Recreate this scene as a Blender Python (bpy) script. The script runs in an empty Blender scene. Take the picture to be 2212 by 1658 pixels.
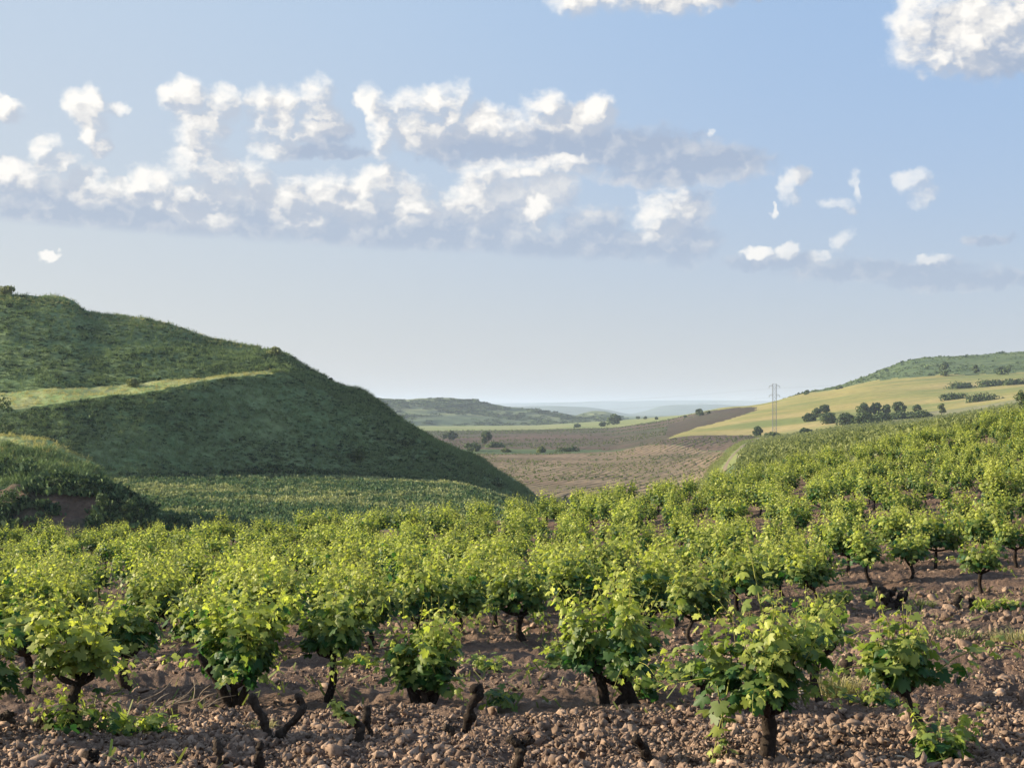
import bpy, math, random
import numpy as np

# ------------------------------------------------------------------ camera, world, sun, exposure
scene = bpy.context.scene
col = scene.collection
FOC = 3212.0            # focal length in units of the 2212-px wide photograph
EYE = 2.0               # camera height
HZ = 886.0              # row of the true horizon
U0 = 1106.0
cam_d = bpy.data.cameras.new('camera')
cam = bpy.data.objects.new('camera', cam_d)
col.objects.link(cam)
cam.location = (0, 0, EYE)
cam.rotation_euler = (math.pi / 2, 0, 0)
cam_d.sensor_width = 36.0
cam_d.lens = 36.0 * FOC / 2212.0
cam_d.shift_y = (HZ - 829.0) / 2212.0
cam_d.clip_start = 0.1
cam_d.clip_end = 60000
scene.camera = cam
scene.view_settings.view_transform = 'Standard'
scene.view_settings.look = 'None'
scene.view_settings.exposure = 1.18
scene.view_settings.gamma = 1.0
scene.cycles.use_denoising = True
scene.cycles.max_bounces = 7
scene.cycles.diffuse_bounces = 3
scene.cycles.glossy_bounces = 2
scene.cycles.transmission_bounces = 4
scene.cycles.volume_bounces = 1
scene.cycles.use_fast_gi = False

SUN_EL = math.radians(19.0)
SUN_AZ = math.radians(-82.0)     # from +Y, clockwise seen from above: the sun stands on the left
sun_dir = (math.sin(SUN_AZ) * math.cos(SUN_EL), math.cos(SUN_AZ) * math.cos(SUN_EL), math.sin(SUN_EL))
sl = bpy.data.lights.new('sun', 'SUN')
sl.energy = 5.0
sl.angle = math.radians(0.6)
sl.color = (1.0, 0.86, 0.64)
so = bpy.data.objects.new('sun', sl)
col.objects.link(so)
from mathutils import Vector
so.rotation_euler = Vector(sun_dir).to_track_quat('Z', 'Y').to_euler()

world = bpy.data.worlds.new('World')
scene.world = world
world.use_nodes = True
WN = world.node_tree


class NT:
    """tiny node builder"""
    def __init__(s, tree):
        s.t = tree

    def n(s, typ, **kw):
        nd = s.t.nodes.new(typ)
        for k, v in kw.items():
            setattr(nd, k, v)
        return nd

    def put(s, sock, v):
        if hasattr(v, 'is_output') or isinstance(v, bpy.types.NodeSocket):
            s.t.links.new(v, sock)
        else:
            sock.default_value = v

    def m(s, op, a, b=0.0, c=0.0, clamp=False):
        nd = s.n('ShaderNodeMath', operation=op)
        nd.use_clamp = clamp
        s.put(nd.inputs[0], a); s.put(nd.inputs[1], b); s.put(nd.inputs[2], c)
        return nd.outputs[0]

    def v(s, op, a, b=(0, 0, 0), c=(0, 0, 0), out=0):
        nd = s.n('ShaderNodeVectorMath', operation=op)
        s.put(nd.inputs[0], a); s.put(nd.inputs[1], b); s.put(nd.inputs[2], c)
        return nd.outputs[out]

    def mix(s, f, a, b, blend='MIX'):
        nd = s.n('ShaderNodeMix', data_type='RGBA', blend_type=blend)
        nd.clamp_factor = True
        s.put(nd.inputs[0], f); s.put(nd.inputs[6], a); s.put(nd.inputs[7], b)
        return nd.outputs[2]

    def ss(s, x, lo, hi, a=0.0, b=1.0):
        nd = s.n('ShaderNodeMapRange', interpolation_type='SMOOTHSTEP')
        s.put(nd.inputs[0], x)
        nd.inputs[1].default_value = lo; nd.inputs[2].default_value = hi
        nd.inputs[3].default_value = a; nd.inputs[4].default_value = b
        return nd.outputs[0]

    def noise(s, vec, scale, detail=4.0, rough=0.55, dim='3D', out=0, dist=0.0):
        nd = s.n('ShaderNodeTexNoise', noise_dimensions=dim)
        if vec is not None:
            s.put(nd.inputs['Vector'], vec)
        nd.inputs['Scale'].default_value = scale
        nd.inputs['Detail'].default_value = detail
        nd.inputs['Roughness'].default_value = rough
        nd.inputs['Distortion'].default_value = dist
        return nd.outputs[out]


def c4(c):
    return (c[0], c[1], c[2], 1.0)


# sunlit cumulus and shaded cumulus banks: azimuth and elevation in tangent units of the horizon frame
CL_LIT = [(1260, -14, 70, 44), (1330, -25, 90, 50), (1480, 4, 60, 30), (1440, -15, 70, 40),
          (2100, 55, 150, 82), (1985, 45, 66, 60), (2060, 112, 110, 46), (2195, 25, 120, 85),
          (182, 232, 44, 38), (200, 276, 36, 42), (214, 312, 24, 24), (250, 238, 26, 16), (8, 240, 34, 22),
          (398, 208, 46, 38), (484, 228, 44, 42), (446, 282, 56, 40), (450, 318, 40, 26), (568, 246, 34, 54), (620, 238, 50, 42), (676, 214, 38, 46), (690, 262, 52, 40),
          (620, 285, 70, 34), (585, 318, 40, 30), (800, 226, 24, 42), (825, 275, 36, 56), (880, 240, 56, 46), (930, 225, 40, 36), (978, 240, 40, 56), (1040, 265, 60, 40),
          (900, 290, 80, 44), (1110, 275, 70, 32), (1185, 240, 46, 44), (1240, 262, 60, 34), (1290, 245, 42, 42), (1185, 360, 84, 30),
          (92, 318, 28, 28), (120, 352, 44, 26), (40, 385, 60, 36), (418, 352, 54, 44), (330, 392, 46, 34), (480, 376, 90, 38), (195, 400, 44, 38), (250, 415, 50, 30), (390, 430, 90, 34),
          (560, 405, 50, 36), (630, 430, 66, 46), (705, 412, 66, 38), (820, 402, 60, 42), (880, 440, 60, 50), (770, 440, 60, 50), (650, 470, 50, 34), (450, 465, 60, 28),
          (985, 425, 50, 26), (1045, 392, 60, 46), (1085, 385, 40, 36), (1050, 450, 60, 40), (1158, 455, 28, 38), (1425, 462, 48, 50), (1470, 440, 40, 30), (1440, 500, 46, 22),
          (1702, 402, 20, 40), (1720, 432, 15, 24), (1806, 436, 30, 16), (1830, 455, 16, 10), (1856, 405, 12, 32), (1975, 390, 32, 26), (1992, 418, 24, 30), (1702, 545, 30, 17), (1828, 524, 22, 26), (1780, 553, 30, 12),
          (2012, 561, 34, 11), (1630, 546, 34, 12), (108, 555, 16, 9), (1530, 285, 14, 8), (1668, 456, 7, 12)]
CL_SHADE = [(1020, 320, 160, 46), (1230, 315, 180, 54), (1390, 330, 190, 58), (1550, 352, 130, 46), (1440, 380, 170, 28), (1725, 380, 30, 24),
            (20, 400, 100, 60), (110, 445, 160, 62), (280, 455, 230, 56), (500, 465, 250, 64), (760, 480, 230, 64), (1000, 490, 210, 62),
            (1090, 440, 130, 66), (1280, 490, 90, 50), (1260, 528, 240, 38), (1470, 520, 90, 62), (1495, 450, 50, 46), (710, 290, 50, 36),
            (880, 522, 260, 30), (300, 490, 340, 26), (1190, 415, 70, 50), (1690, 565, 130, 20), (1900, 585, 230, 26), (2080, 605, 210, 24),
            (2110, 70, 158, 82), (2180, 128, 110, 44), (1500, -4, 160, 26), (2140, 100, 90, 26), (2140, 515, 60, 14), (700, 330, 120, 20)]


def build_world():
    N = NT(WN)
    WN.nodes.clear()
    out = N.n('ShaderNodeOutputWorld')
    bg = N.n('ShaderNodeBackground')
    bg.inputs['Strength'].default_value = 0.091
    sky = N.n('ShaderNodeTexSky', sky_type='NISHITA')
    sky.sun_disc = False
    sky.sun_elevation = SUN_EL
    sky.sun_rotation = SUN_AZ % (2 * math.pi)
    sky.altitude = 500
    sky.air_density = 1.0
    sky.dust_density = 1.6
    sky.ozone_density = 1.6
    tc = N.n('ShaderNodeTexCoord')
    d = tc.outputs['Generated']
    sep = N.n('ShaderNodeSeparateXYZ')
    N.put(sep.inputs[0], d)
    hx = N.m('ARCTAN2', sep.outputs[0], sep.outputs[1])
    r = N.m('SQRT', N.m('ADD', N.m('MULTIPLY', sep.outputs[0], sep.outputs[0]), N.m('MULTIPLY', sep.outputs[1], sep.outputs[1])))
    el = N.m('ARCTAN2', sep.outputs[2], r)
    pc = N.n('ShaderNodeCombineXYZ')
    N.put(pc.inputs[0], hx); N.put(pc.inputs[1], el)
    p = pc.outputs[0]
    # hazy lower sky: pale band that warms towards the sun's side
    el_c = N.m('MAXIMUM', el, 0.0)
    hz = N.m('POWER', 2.718, N.m('MULTIPLY', N.m('POWER', el_c, 1.3), N.ss(hx, -0.4, 0.4, -5.5, -15.0)))
    side = N.ss(hx, 0.5, -0.9)
    low = N.mix(side, c4(SKY_LOW_R), c4(SKY_LOW_L))
    top = N.mix(N.ss(el, 0.25, 0.7), N.mix(N.ss(hx, .30, -.32), c4(SKY_MID_R), c4(SKY_MID_L)), c4(SKY_TOP))
    base = N.mix(hz, top, low)
    skyc = N.mix(0.88, sky.outputs[0], base)

    warp = N.noise(p, 30.0, 3.0, 0.6, '2D', out=1)
    warp2 = N.noise(p, 110.0, 2.0, 0.6, '2D', out=1)
    pw = N.v('MULTIPLY_ADD', N.v('SUBTRACT', warp, (.5, .5, .5)), (0.022, 0.010, 0), p)
    pw = N.v('MULTIPLY_ADD', N.v('SUBTRACT', warp2, (.5, .5, .5)), (0.008, 0.007, 0), pw)

    def puff(q):
        vo = N.n('ShaderNodeTexVoronoi', voronoi_dimensions='2D', feature='F1')
        N.put(vo.inputs['Vector'], N.v('MULTIPLY', q, (0.88, 1.25, 1)))
        vo.inputs['Scale'].default_value = 56.0
        vo.normalize = True
        vo.inputs['Detail'].default_value = 2.0
        vo.inputs['Roughness'].default_value = 0.5
        return N.m('SUBTRACT', 0.40, vo.outputs['Distance'])

    def field(q, blobs):
        acc = None
        for (u, v, ru, rv) in blobs:
            iu, iv = FOC / ru, FOC / rv
            cx, cy = math.atan2(u - U0, FOC), math.atan2(HZ - v, math.hypot(FOC, u - U0))
            w = N.v('MULTIPLY_ADD', q, (iu, iv, 0), (-cx * iu, -cy * iv, 0))
            dd = N.v('DOT_PRODUCT', w, w, out=1)
            acc = dd if acc is None else N.m('SMOOTH_MIN', acc, dd, 0.45)
        return N.m('MAXIMUM', N.m('SUBTRACT', 1.0, acc), -1.6)

    off = N.v('ADD', pw, (-0.0085, 0.0080, 0))
    b0, b1 = puff(pw), puff(off)
    a0, a1 = field(pw, CL_LIT), field(off, CL_LIT)
    s0 = field(pw, CL_SHADE)
    fine = N.m('SUBTRACT', N.noise(N.v('MULTIPLY', p, (0.75, 1.3, 1)), 150.0, 4.0, 0.62, '2D'), 0.5)
    soft = N.noise(p, 34.0, 2.0, 0.5, '2D')                      # where edges are crisp and where they fray
    nz = N.m('MULTIPLY_ADD', b0, 1.05, N.m('MULTIPLY', fine, N.ss(soft, .4, .62, .35, 1.5)))
    hl = N.m('ADD', N.m('MINIMUM', a0, 0.8), N.m('MULTIPLY_ADD', N.ss(hx, .16, .10), 0.14, nz))
    hs = N.m('ADD', N.m('MINIMUM', s0, 0.8), N.m('MULTIPLY', nz, 0.7))
    crisp = N.ss(soft, .36, .62, 0.75, 1.7)
    mr = N.n('ShaderNodeMapRange', interpolation_type='SMOOTHSTEP')
    N.put(mr.inputs[0], hl); mr.inputs[1].default_value = -0.45; N.put(mr.inputs[2], crisp)
    al = mr.outputs[0]
    as_ = N.ss(hs, -0.20, 0.85)
    # light: slope of the cloud's thickness towards the sun plus the slopes of its puffs
    grad = N.m('SUBTRACT', N.m('MINIMUM', a0, 0.9), N.m('MINIMUM', a1, 0.9))
    pg = N.m('SUBTRACT', b0, b1)
    lit = N.m('ADD', N.m('MULTIPLY_ADD', grad, 0.46, 0.23), N.m('MULTIPLY_ADD', pg, 1.35, N.m('MULTIPLY', fine, 0.45)))
    lit = N.m('MULTIPLY_ADD', N.ss(el, .205, .235), 0.24, lit)
    lit = N.ss(lit, -0.05, 1.0)
    ccol = N.mix(N.ss(lit, 0.0, 0.42), c4(CL_DARK), c4(CL_PALE))
    ccol = N.mix(N.ss(lit, 0.35, 0.95), ccol, c4(CL_BRIGHT))
    # the long lower bank: flat base, its towers catching the sun
    eb = N.m('SUBTRACT', el, N.m('SUBTRACT', 0.1217, N.m('MULTIPLY', N.m('ADD', hx, 0.344), 0.052)))
    hgt = N.m('MULTIPLY', N.ss(N.m('MULTIPLY_ADD', b0, 0.030, eb), 0.010, 0.055), N.m('MULTIPLY', N.ss(el, 0.152, 0.166, 1.0, 0.0), N.ss(hx, 0.02, 0.10, 1.0, 0.25)))
    slit = N.m('ADD', N.m('MULTIPLY', pg, 1.5), N.m('MULTIPLY_ADD', hgt, 0.85, N.ss(hs, 0.9, 0.0, 0.02, 0.22)))
    slit = N.m('MULTIPLY_ADD', fine, 0.35, slit, clamp=True)
    as_ = N.m('MULTIPLY', as_, N.m('MAXIMUM', N.ss(eb, -0.004, 0.004), N.ss(hx, 0.02, 0.08)))
    scol = N.mix(slit, c4(CL_GREY), c4(CL_PALE))
    # far banks are veiled by the same air as the low sky
    veil = N.ss(el, 0.20, 0.075, 0.0, 0.34)
    scol = N.mix(veil, scol, skyc)
    ccol = N.mix(N.m('MULTIPLY', veil, 0.55), ccol, skyc)
    res = N.mix(N.m('MULTIPLY', as_, 0.92), skyc, scol)
    al = N.m('MULTIPLY', al, N.m('MULTIPLY', N.ss(lit, 0.0, 0.4, 0.80, 0.98), N.m('MAXIMUM', N.ss(hx, .17, .19, 1.0, 0.68), N.ss(el, .19, .21))))
    res = N.mix(al, res, ccol)
    N.put(bg.inputs['Color'], res)
    WN.links.new(bg.outputs[0], out.inputs[0])


SKY_LOW_R = (2.75, 2.8, 2.95)
SKY_LOW_L = (3.2, 3.08, 2.95)
SKY_MID_R = (1.65, 2.5, 3.85)
SKY_MID_L = (2.3, 3.1, 4.1)
SKY_TOP = (2.0, 2.7, 3.8)
CL_BRIGHT = (5.2, 5.0, 4.7)
CL_DARK = (2.5, 2.75, 3.2)
CL_GREY = (1.9, 2.28, 2.95)
CL_PALE = (3.85, 3.82, 3.82)
build_world()
world.cycles.sampling_method = 'MANUAL'
world.cycles.sample_map_resolution = 256

# ------------------------------------------------------------------ numbers
RNG = np.random.default_rng(7)


def _hash(ix, iy, seed):
    h = (ix.astype(np.int64) * 374761393 + iy.astype(np.int64) * 668265263 + seed * 974634777) & 0x7fffffff
    h = ((h ^ (h >> 13)) * 1274126177) & 0x7fffffff
    return ((h ^ (h >> 16)) & 0xffff) / 65535.0


def vnoise(x, y, seed=0):
    ix, iy = np.floor(x), np.floor(y)
    fx, fy = x - ix, y - iy
    fx = fx * fx * (3 - 2 * fx); fy = fy * fy * (3 - 2 * fy)
    a = _hash(ix, iy, seed); b = _hash(ix + 1, iy, seed)
    c = _hash(ix, iy + 1, seed); d = _hash(ix + 1, iy + 1, seed)
    return (a * (1 - fx) + b * fx) * (1 - fy) + (c * (1 - fx) + d * fx) * fy - 0.5


def fbm(x, y, scale, octaves=4, gain=0.5, seed=0):
    s = 0.0; a = 1.0; f = 1.0 / scale
    for i in range(octaves):
        s = s + a * vnoise(x * f + 13.7 * i, y * f - 7.3 * i, seed + i)
        a *= gain; f *= 2.03
    return s


def blur(a, k, axis):
    if k < 1:
        return a
    w = np.exp(-0.5 * (np.arange(-2 * k, 2 * k + 1) / k) ** 2); w /= w.sum()
    pad = [(0, 0), (0, 0)]; pad[axis] = (2 * k, 2 * k)
    b = np.pad(a, pad, mode='edge')
    return np.apply_along_axis(lambda r: np.convolve(r, w, 'valid'), axis, b)


def ux(u, d):
    return (np.asarray(u, float) - U0) / FOC * d


def vz(v, d):
    return EYE + (HZ - np.asarray(v, float)) / FOC * d


# ------------------------------------------------------------------ mesh helpers
def mesh_obj(name, V, faces, mats, parent=None, attrs=None, smooth=True, mat_idx=None, loc=None):
    """faces: list of (n,k) index arrays; one mesh object"""
    V = np.asarray(V, np.float32)
    me = bpy.data.meshes.new(name)
    faces = [np.asarray(f, np.int32) for f in faces if len(f)]
    sizes = np.concatenate([np.full(len(f), f.shape[1], np.int32) for f in faces])
    loops = np.concatenate([f.ravel() for f in faces])
    starts = np.concatenate([[0], np.cumsum(sizes)[:-1]]).astype(np.int32)
    me.vertices.add(len(V)); me.vertices.foreach_set('co', V.ravel())
    me.loops.add(len(loops)); me.loops.foreach_set('vertex_index', loops)
    me.polygons.add(len(sizes)); me.polygons.foreach_set('loop_start', starts)
    if mat_idx is not None:
        me.polygons.foreach_set('material_index', np.asarray(mat_idx, np.int32))
    if smooth:
        me.polygons.foreach_set('use_smooth', np.ones(len(sizes), bool))
    if attrs:
        for k, a in attrs.items():
            at = me.attributes.new(k, 'FLOAT', 'POINT')
            at.data.foreach_set('value', np.asarray(a, np.float32))
    for m in (mats if isinstance(mats, (list, tuple)) else [mats]):
        me.materials.append(m)
    me.update(calc_edges=True)
    ob = bpy.data.objects.new(name, me)
    col.objects.link(ob)
    if parent is not None:
        ob.parent = parent
    if loc is not None:
        ob.location = loc
    return ob


def tag(o, label=None, cat=None, group=None, kind=None):
    if label: o['label'] = label
    if cat: o['category'] = cat
    if group: o['group'] = group
    if kind: o['kind'] = kind
    return o


def empty(name, loc, rz=0.0):
    o = bpy.data.objects.new(name, None)
    o.empty_display_size = 0.2
    col.objects.link(o)
    o.location = loc; o.rotation_euler = (0, 0, rz)
    return o


def copy_tree(o):
    c = o.copy(); col.objects.link(c)
    for ch in o.children:
        k = ch.copy(); col.objects.link(k); k.parent = c
        for g in ch.children:
            q = g.copy(); col.objects.link(q); q.parent = k
    return c


def norm(a):
    return a / np.maximum(np.linalg.norm(a, axis=-1, keepdims=True), 1e-9)


def frames(nrm, tip):
    """orthonormal frames: local X = side, Y = tip, Z = normal"""
    nrm = norm(nrm)
    t = tip - nrm * np.sum(tip * nrm, -1, keepdims=True)
    t = norm(t)
    s = np.cross(t, nrm)
    return np.stack([s, t, nrm], axis=-1)       # (N,3,3) columns


def scatter(tv, tf, pos, M, scale):
    """instances of a template as plain arrays"""
    n, k = len(pos), len(tv)
    sc = np.asarray(scale, float)
    if sc.ndim == 1:
        loc = tv[None] * sc[:, None, None]
    else:
        loc = tv[None] * sc[:, None, :]
    V = np.einsum('nij,nkj->nki', M, loc) + pos[:, None, :]
    F = tf[None] + (np.arange(n) * k)[:, None, None]
    return V.reshape(-1, 3), F.reshape(-1, tf.shape[1])


def rotz(a):
    c, s = np.cos(a), np.sin(a)
    M = np.zeros((len(a), 3, 3)); M[:, 0, 0] = c; M[:, 0, 1] = -s; M[:, 1, 0] = s; M[:, 1, 1] = c; M[:, 2, 2] = 1
    return M


def tube(path, rad, sides=7, rough=0.0, rng=None, cap=True):
    P = np.asarray(path, float); n = len(P); rad = np.broadcast_to(np.asarray(rad, float), (n,))
    T = norm(np.gradient(P, axis=0))
    ref = np.array([0.31, 0.93, 0.2]) if abs(T[0] @ np.array([0.31, 0.93, 0.2])) < .9 else np.array([1.0, 0, 0])
    A = norm(np.cross(T, ref)); B = np.cross(T, A)
    ang = np.linspace(0, 2 * np.pi, sides, endpoint=False)
    R = rad[:, None] * np.ones(sides)[None]
    if rough and rng is not None:
        R = R * (1 + rough * rng.normal(size=(n, sides)))
    V = P[:, None] + R[..., None] * (np.cos(ang)[None, :, None] * A[:, None] + np.sin(ang)[None, :, None] * B[:, None])
    V = V.reshape(-1, 3)
    i = np.arange(n - 1)[:, None] * sides + np.arange(sides)[None]
    j = np.arange(n - 1)[:, None] * sides + (np.arange(sides)[None] + 1) % sides
    F = np.stack([i, j, j + sides, i + sides], -1).reshape(-1, 4)
    if cap:
        V = np.vstack([V, P[-1] + T[-1] * rad[-1] * .4])
        k = len(V) - 1
        a = (n - 1) * sides + np.arange(sides); b = (n - 1) * sides + (np.arange(sides) + 1) % sides
        F = np.vstack([F, np.stack([a, b, np.full(sides, k), np.full(sides, k)], -1)])
    return V, F


def fix_quads(F):
    """split quads with a repeated index into triangles"""
    deg = F[:, 2] == F[:, 3]
    return [F[~deg], F[deg][:, :3]]


def spline(pts, n):
    """Catmull-Rom through points"""
    P = np.asarray(pts, float)
    if len(P) == 2:
        t = np.linspace(0, 1, n)[:, None]
        return P[0] * (1 - t) + P[1] * t
    Q = np.vstack([2 * P[0] - P[1], P, 2 * P[-1] - P[-2]])
    t = np.linspace(0, len(P) - 1 - 1e-6, n); k = t.astype(int); f = (t - k)[:, None]
    a, b, c, d = Q[k], Q[k + 1], Q[k + 2], Q[k + 3]
    return .5 * (2 * b + (c - a) * f + (2 * a - 5 * b + 4 * c - d) * f ** 2 + (3 * b - a - 3 * c + d) * f ** 3)


class Acc:
    """collects pieces of one mesh"""
    def __init__(s):
        s.V = []; s.F = []; s.M = []; s.T = []; s.n = 0

    def add(s, V, F, mat=0, tint=0.0):
        fs = fix_quads(np.asarray(F)) if np.asarray(F).shape[1] == 4 else [np.asarray(F)]
        s.V.append(V); s.T.append(np.broadcast_to(np.asarray(tint, float), (len(V),)))
        for f in fs:
            if len(f):
                s.F.append(f + s.n); s.M.append(np.full(len(f), mat))
        s.n += len(V)

    def build(s, name, mats, parent=None, smooth=True, loc=None):
        return mesh_obj(name, np.vstack(s.V), s.F, mats, parent, {'tint': np.concatenate(s.T)}, smooth, np.concatenate(s.M), loc)


# ------------------------------------------------------------------ materials
def new_mat(name):
    m = bpy.data.materials.new(name)
    m.use_nodes = True
    m.node_tree.nodes.clear()
    N = NT(m.node_tree)
    out = N.n('ShaderNodeOutputMaterial')
    return m, N, out


def pbsdf(N, color, rough=0.85, spec=0.2, normal=None):
    b = N.n('ShaderNodeBsdfPrincipled')
    N.put(b.inputs['Base Color'], color); N.put(b.inputs['Roughness'], rough)
    b.inputs['Specular IOR Level'].default_value = spec
    if normal is not None:
        N.put(b.inputs['Normal'], normal)
    return b.outputs[0]


def bump(N, h, strength=0.5, dist=0.05):
    b = N.n('ShaderNodeBump')
    b.inputs['Strength'].default_value = strength; b.inputs['Distance'].default_value = dist
    N.put(b.inputs['Height'], h)
    return b.outputs[0]


def ground_mat(name, cols, scales, stretch=(1, 1, 1), bump_s=0.4, bump_scale=2.0, bump_d=0.1, furrow=None, rough=0.95):
    """base mixed from noise at several scales: cols = [base, alt1, alt2...]"""
    m, N, out = new_mat(name)
    tc = N.n('ShaderNodeNewGeometry')
    P = N.v('MULTIPLY', tc.outputs['Position'], stretch)
    c = c4(cols[0])
    for i, cc in enumerate(cols[1:]):
        f = N.ss(N.noise(P, 1.0 / scales[i], 5.0, 0.6), 0.42, 0.66)
        c = N.mix(f, c, c4(cc))
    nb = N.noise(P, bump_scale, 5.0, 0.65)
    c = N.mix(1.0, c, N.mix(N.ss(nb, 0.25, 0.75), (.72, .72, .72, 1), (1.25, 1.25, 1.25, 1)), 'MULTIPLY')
    if furrow:
        ph = N.v('DOT_PRODUCT', tc.outputs['Position'], (furrow[0], furrow[1], 0), out=1)
        ph = N.m('MULTIPLY_ADD', N.noise(tc.outputs['Position'], .045, 3.0, .6), 9.0, ph)
        w = N.m('SINE', ph)
        br = N.ss(N.noise(tc.outputs['Position'], .035, 4.0, .65), .36, .60)
        w = N.m('MULTIPLY', N.ss(w, -.2, .9), br)
        c = N.mix(N.m('MULTIPLY', w, furrow[2]), c, c4(furrow[3]))
        nb = N.m('SUBTRACT', nb, w)
    N.put(out.inputs[0], pbsdf(N, c, rough, 0.1, bump(N, nb, bump_s, bump_d)))
    return m


def leaf_mat(name, mature, young, trans=0.35, rough=0.5, spec=0.35, vary=0.35, tcol=1.25):
    m, N, out = new_mat(name)
    at = N.n('ShaderNodeAttribute', attribute_name='tint')
    geo = N.n('ShaderNodeNewGeometry')
    oi = N.n('ShaderNodeObjectInfo')
    rnd = geo.outputs['Random Per Island']
    f = N.m('ADD', at.outputs['Fac'], N.m('MULTIPLY', N.m('SUBTRACT', rnd, 0.5), 0.35), clamp=True)
    c = N.mix(f, c4(mature), c4(young))
    k = N.m('ADD', 1.0 - vary / 2, N.m('MULTIPLY', N.m('FRACT', N.m('MULTIPLY', rnd, 7.13)), vary))
    k = N.m('MULTIPLY', k, N.m('ADD', 0.88, N.m('MULTIPLY', oi.outputs['Random'], 0.24)))
    kk = N.n('ShaderNodeCombineColor')
    for i in range(3):
        N.put(kk.inputs[i], k)
    c = N.mix(1.0, c, kk.outputs[0], 'MULTIPLY')
    b = pbsdf(N, c, rough, spec)
    t = N.n('ShaderNodeBsdfTranslucent')
    N.put(t.inputs['Color'], N.mix(1.0, c, (tcol, tcol * 1.05, tcol * .55, 1), 'MULTIPLY'))
    ms = N.n('ShaderNodeMixShader')
    ms.inputs[0].default_value = trans
    m.node_tree.links.new(b, ms.inputs[1]); m.node_tree.links.new(t.outputs[0], ms.inputs[2])
    m.node_tree.links.new(ms.outputs[0], out.inputs[0])
    return m


def tint_mat(name, a, b, rough=0.9, spec=0.1, vary=0.3, noise_scale=None, bump_s=0.0):
    m, N, out = new_mat(name)
    at = N.n('ShaderNodeAttribute', attribute_name='tint')
    geo = N.n('ShaderNodeNewGeometry')
    c = N.mix(at.outputs['Fac'], c4(a), c4(b))
    k = N.m('ADD', 1.0 - vary / 2, N.m('MULTIPLY', geo.outputs['Random Per Island'], vary))
    nrm = None
    if noise_scale:
        tc = N.n('ShaderNodeTexCoord')
        nn = N.noise(tc.outputs['Object'], noise_scale, 5.0, 0.65)
        k = N.m('MULTIPLY', k, N.ss(nn, 0.25, 0.75, 0.6, 1.3))
        if bump_s:
            nrm = bump(N, nn, bump_s, 0.02)
    kk = N.n('ShaderNodeCombineColor')
    for i in range(3):
        N.put(kk.inputs[i], k)
    c = N.mix(1.0, c, kk.outputs[0], 'MULTIPLY')
    N.put(out.inputs[0], pbsdf(N, c, rough, spec, nrm))
    return m


M = {}
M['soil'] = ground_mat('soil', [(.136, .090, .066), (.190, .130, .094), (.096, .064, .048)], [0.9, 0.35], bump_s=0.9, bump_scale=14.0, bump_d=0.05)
M['clod'] = tint_mat('clod', (.132, .089, .066), (.360, .256, .186), vary=0.55, noise_scale=22.0, bump_s=0.6)
M['stone'] = tint_mat('stone', (.42, .36, .29), (.50, .44, .36), vary=0.2, noise_scale=14.0, bump_s=0.3)
M['bark'] = tint_mat('bark', (.022, .016, .013), (.085, .064, .048), vary=0.2, noise_scale=38.0, bump_s=1.0)
M['old_wood'] = tint_mat('weathered_wood', (.019, .014, .011), (.072, .055, .042), vary=0.2, noise_scale=30.0, bump_s=1.0)
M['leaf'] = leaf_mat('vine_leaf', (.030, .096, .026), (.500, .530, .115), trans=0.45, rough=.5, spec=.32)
M['cane'] = tint_mat('cane', (.19, .22, .055), (.28, .27, .08), vary=0.2)
M['hill'] = ground_mat('hill_grass', [(.135, .195, .085), (.092, .148, .066), (.170, .215, .098), (.118, .165, .075)], [3.0, 9.0, 5.0], stretch=(.6, 1, 1), bump_s=0.8, bump_scale=1.3, bump_d=0.5)
M['terrace'] = ground_mat('sunlit_ledge_grass', [(.235, .290, .115), (.175, .245, .085), (.29, .30, .14)], [2.0, 5.0], bump_s=0.5, bump_scale=2.0, bump_d=0.2)  # paler than the hill grass: sunlight on flat ledges put into the colour
M['cliff'] = ground_mat('earth_bank', [(.11, .072, .052), (.15, .098, .070), (.060, .060, .038)], [1.6, 3.0], bump_s=0.9, bump_scale=1.6, bump_d=0.4)
M['meadow'] = ground_mat('meadow', [(.075, .110, .045), (.11, .14, .055), (.055, .085, .04)], [12, 40], bump_s=0.4)
M['flowers'] = ground_mat('flower_ground', [(.036, .070, .040), (.055, .090, .045), (.09, .11, .055)], [3, 7], stretch=(.4, 1, 1), bump_s=0.6, bump_scale=1.5, bump_d=0.2)
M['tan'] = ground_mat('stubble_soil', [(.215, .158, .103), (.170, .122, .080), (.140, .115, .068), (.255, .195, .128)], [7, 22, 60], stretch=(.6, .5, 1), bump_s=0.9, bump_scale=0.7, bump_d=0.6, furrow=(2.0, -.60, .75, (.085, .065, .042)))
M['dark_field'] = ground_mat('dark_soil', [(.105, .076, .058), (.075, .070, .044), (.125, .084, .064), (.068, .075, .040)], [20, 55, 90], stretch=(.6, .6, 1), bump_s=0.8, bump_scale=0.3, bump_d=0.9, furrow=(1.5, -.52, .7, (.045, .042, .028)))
M['pale_field'] = ground_mat('pale_green_field', [(.20, .225, .085), (.16, .20, .075), (.24, .24, .11)], [30, 70], bump_s=0.2)
M['wheat'] = ground_mat('wheat', [(.290, .245, .088), (.205, .210, .066), (.345, .275, .122), (.150, .180, .058)], [22, 55, 60], stretch=(.45, 1, 1), bump_s=0.4, bump_scale=0.5, bump_d=0.4)
M['plough'] = ground_mat('ploughed_soil', [(.072, .054, .040), (.052, .042, .030), (.060, .056, .034)], [9, 25], bump_s=0.8, bump_scale=0.4, bump_d=0.7)
M['scrub_hill'] = ground_mat('scrub_hill', [(.100, .145, .060), (.066, .105, .046), (.140, .175, .074), (.058, .092, .044)], [14, 30, 9], stretch=(.6, 1, 1), bump_s=0.8, bump_scale=0.3, bump_d=1.0)
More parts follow.
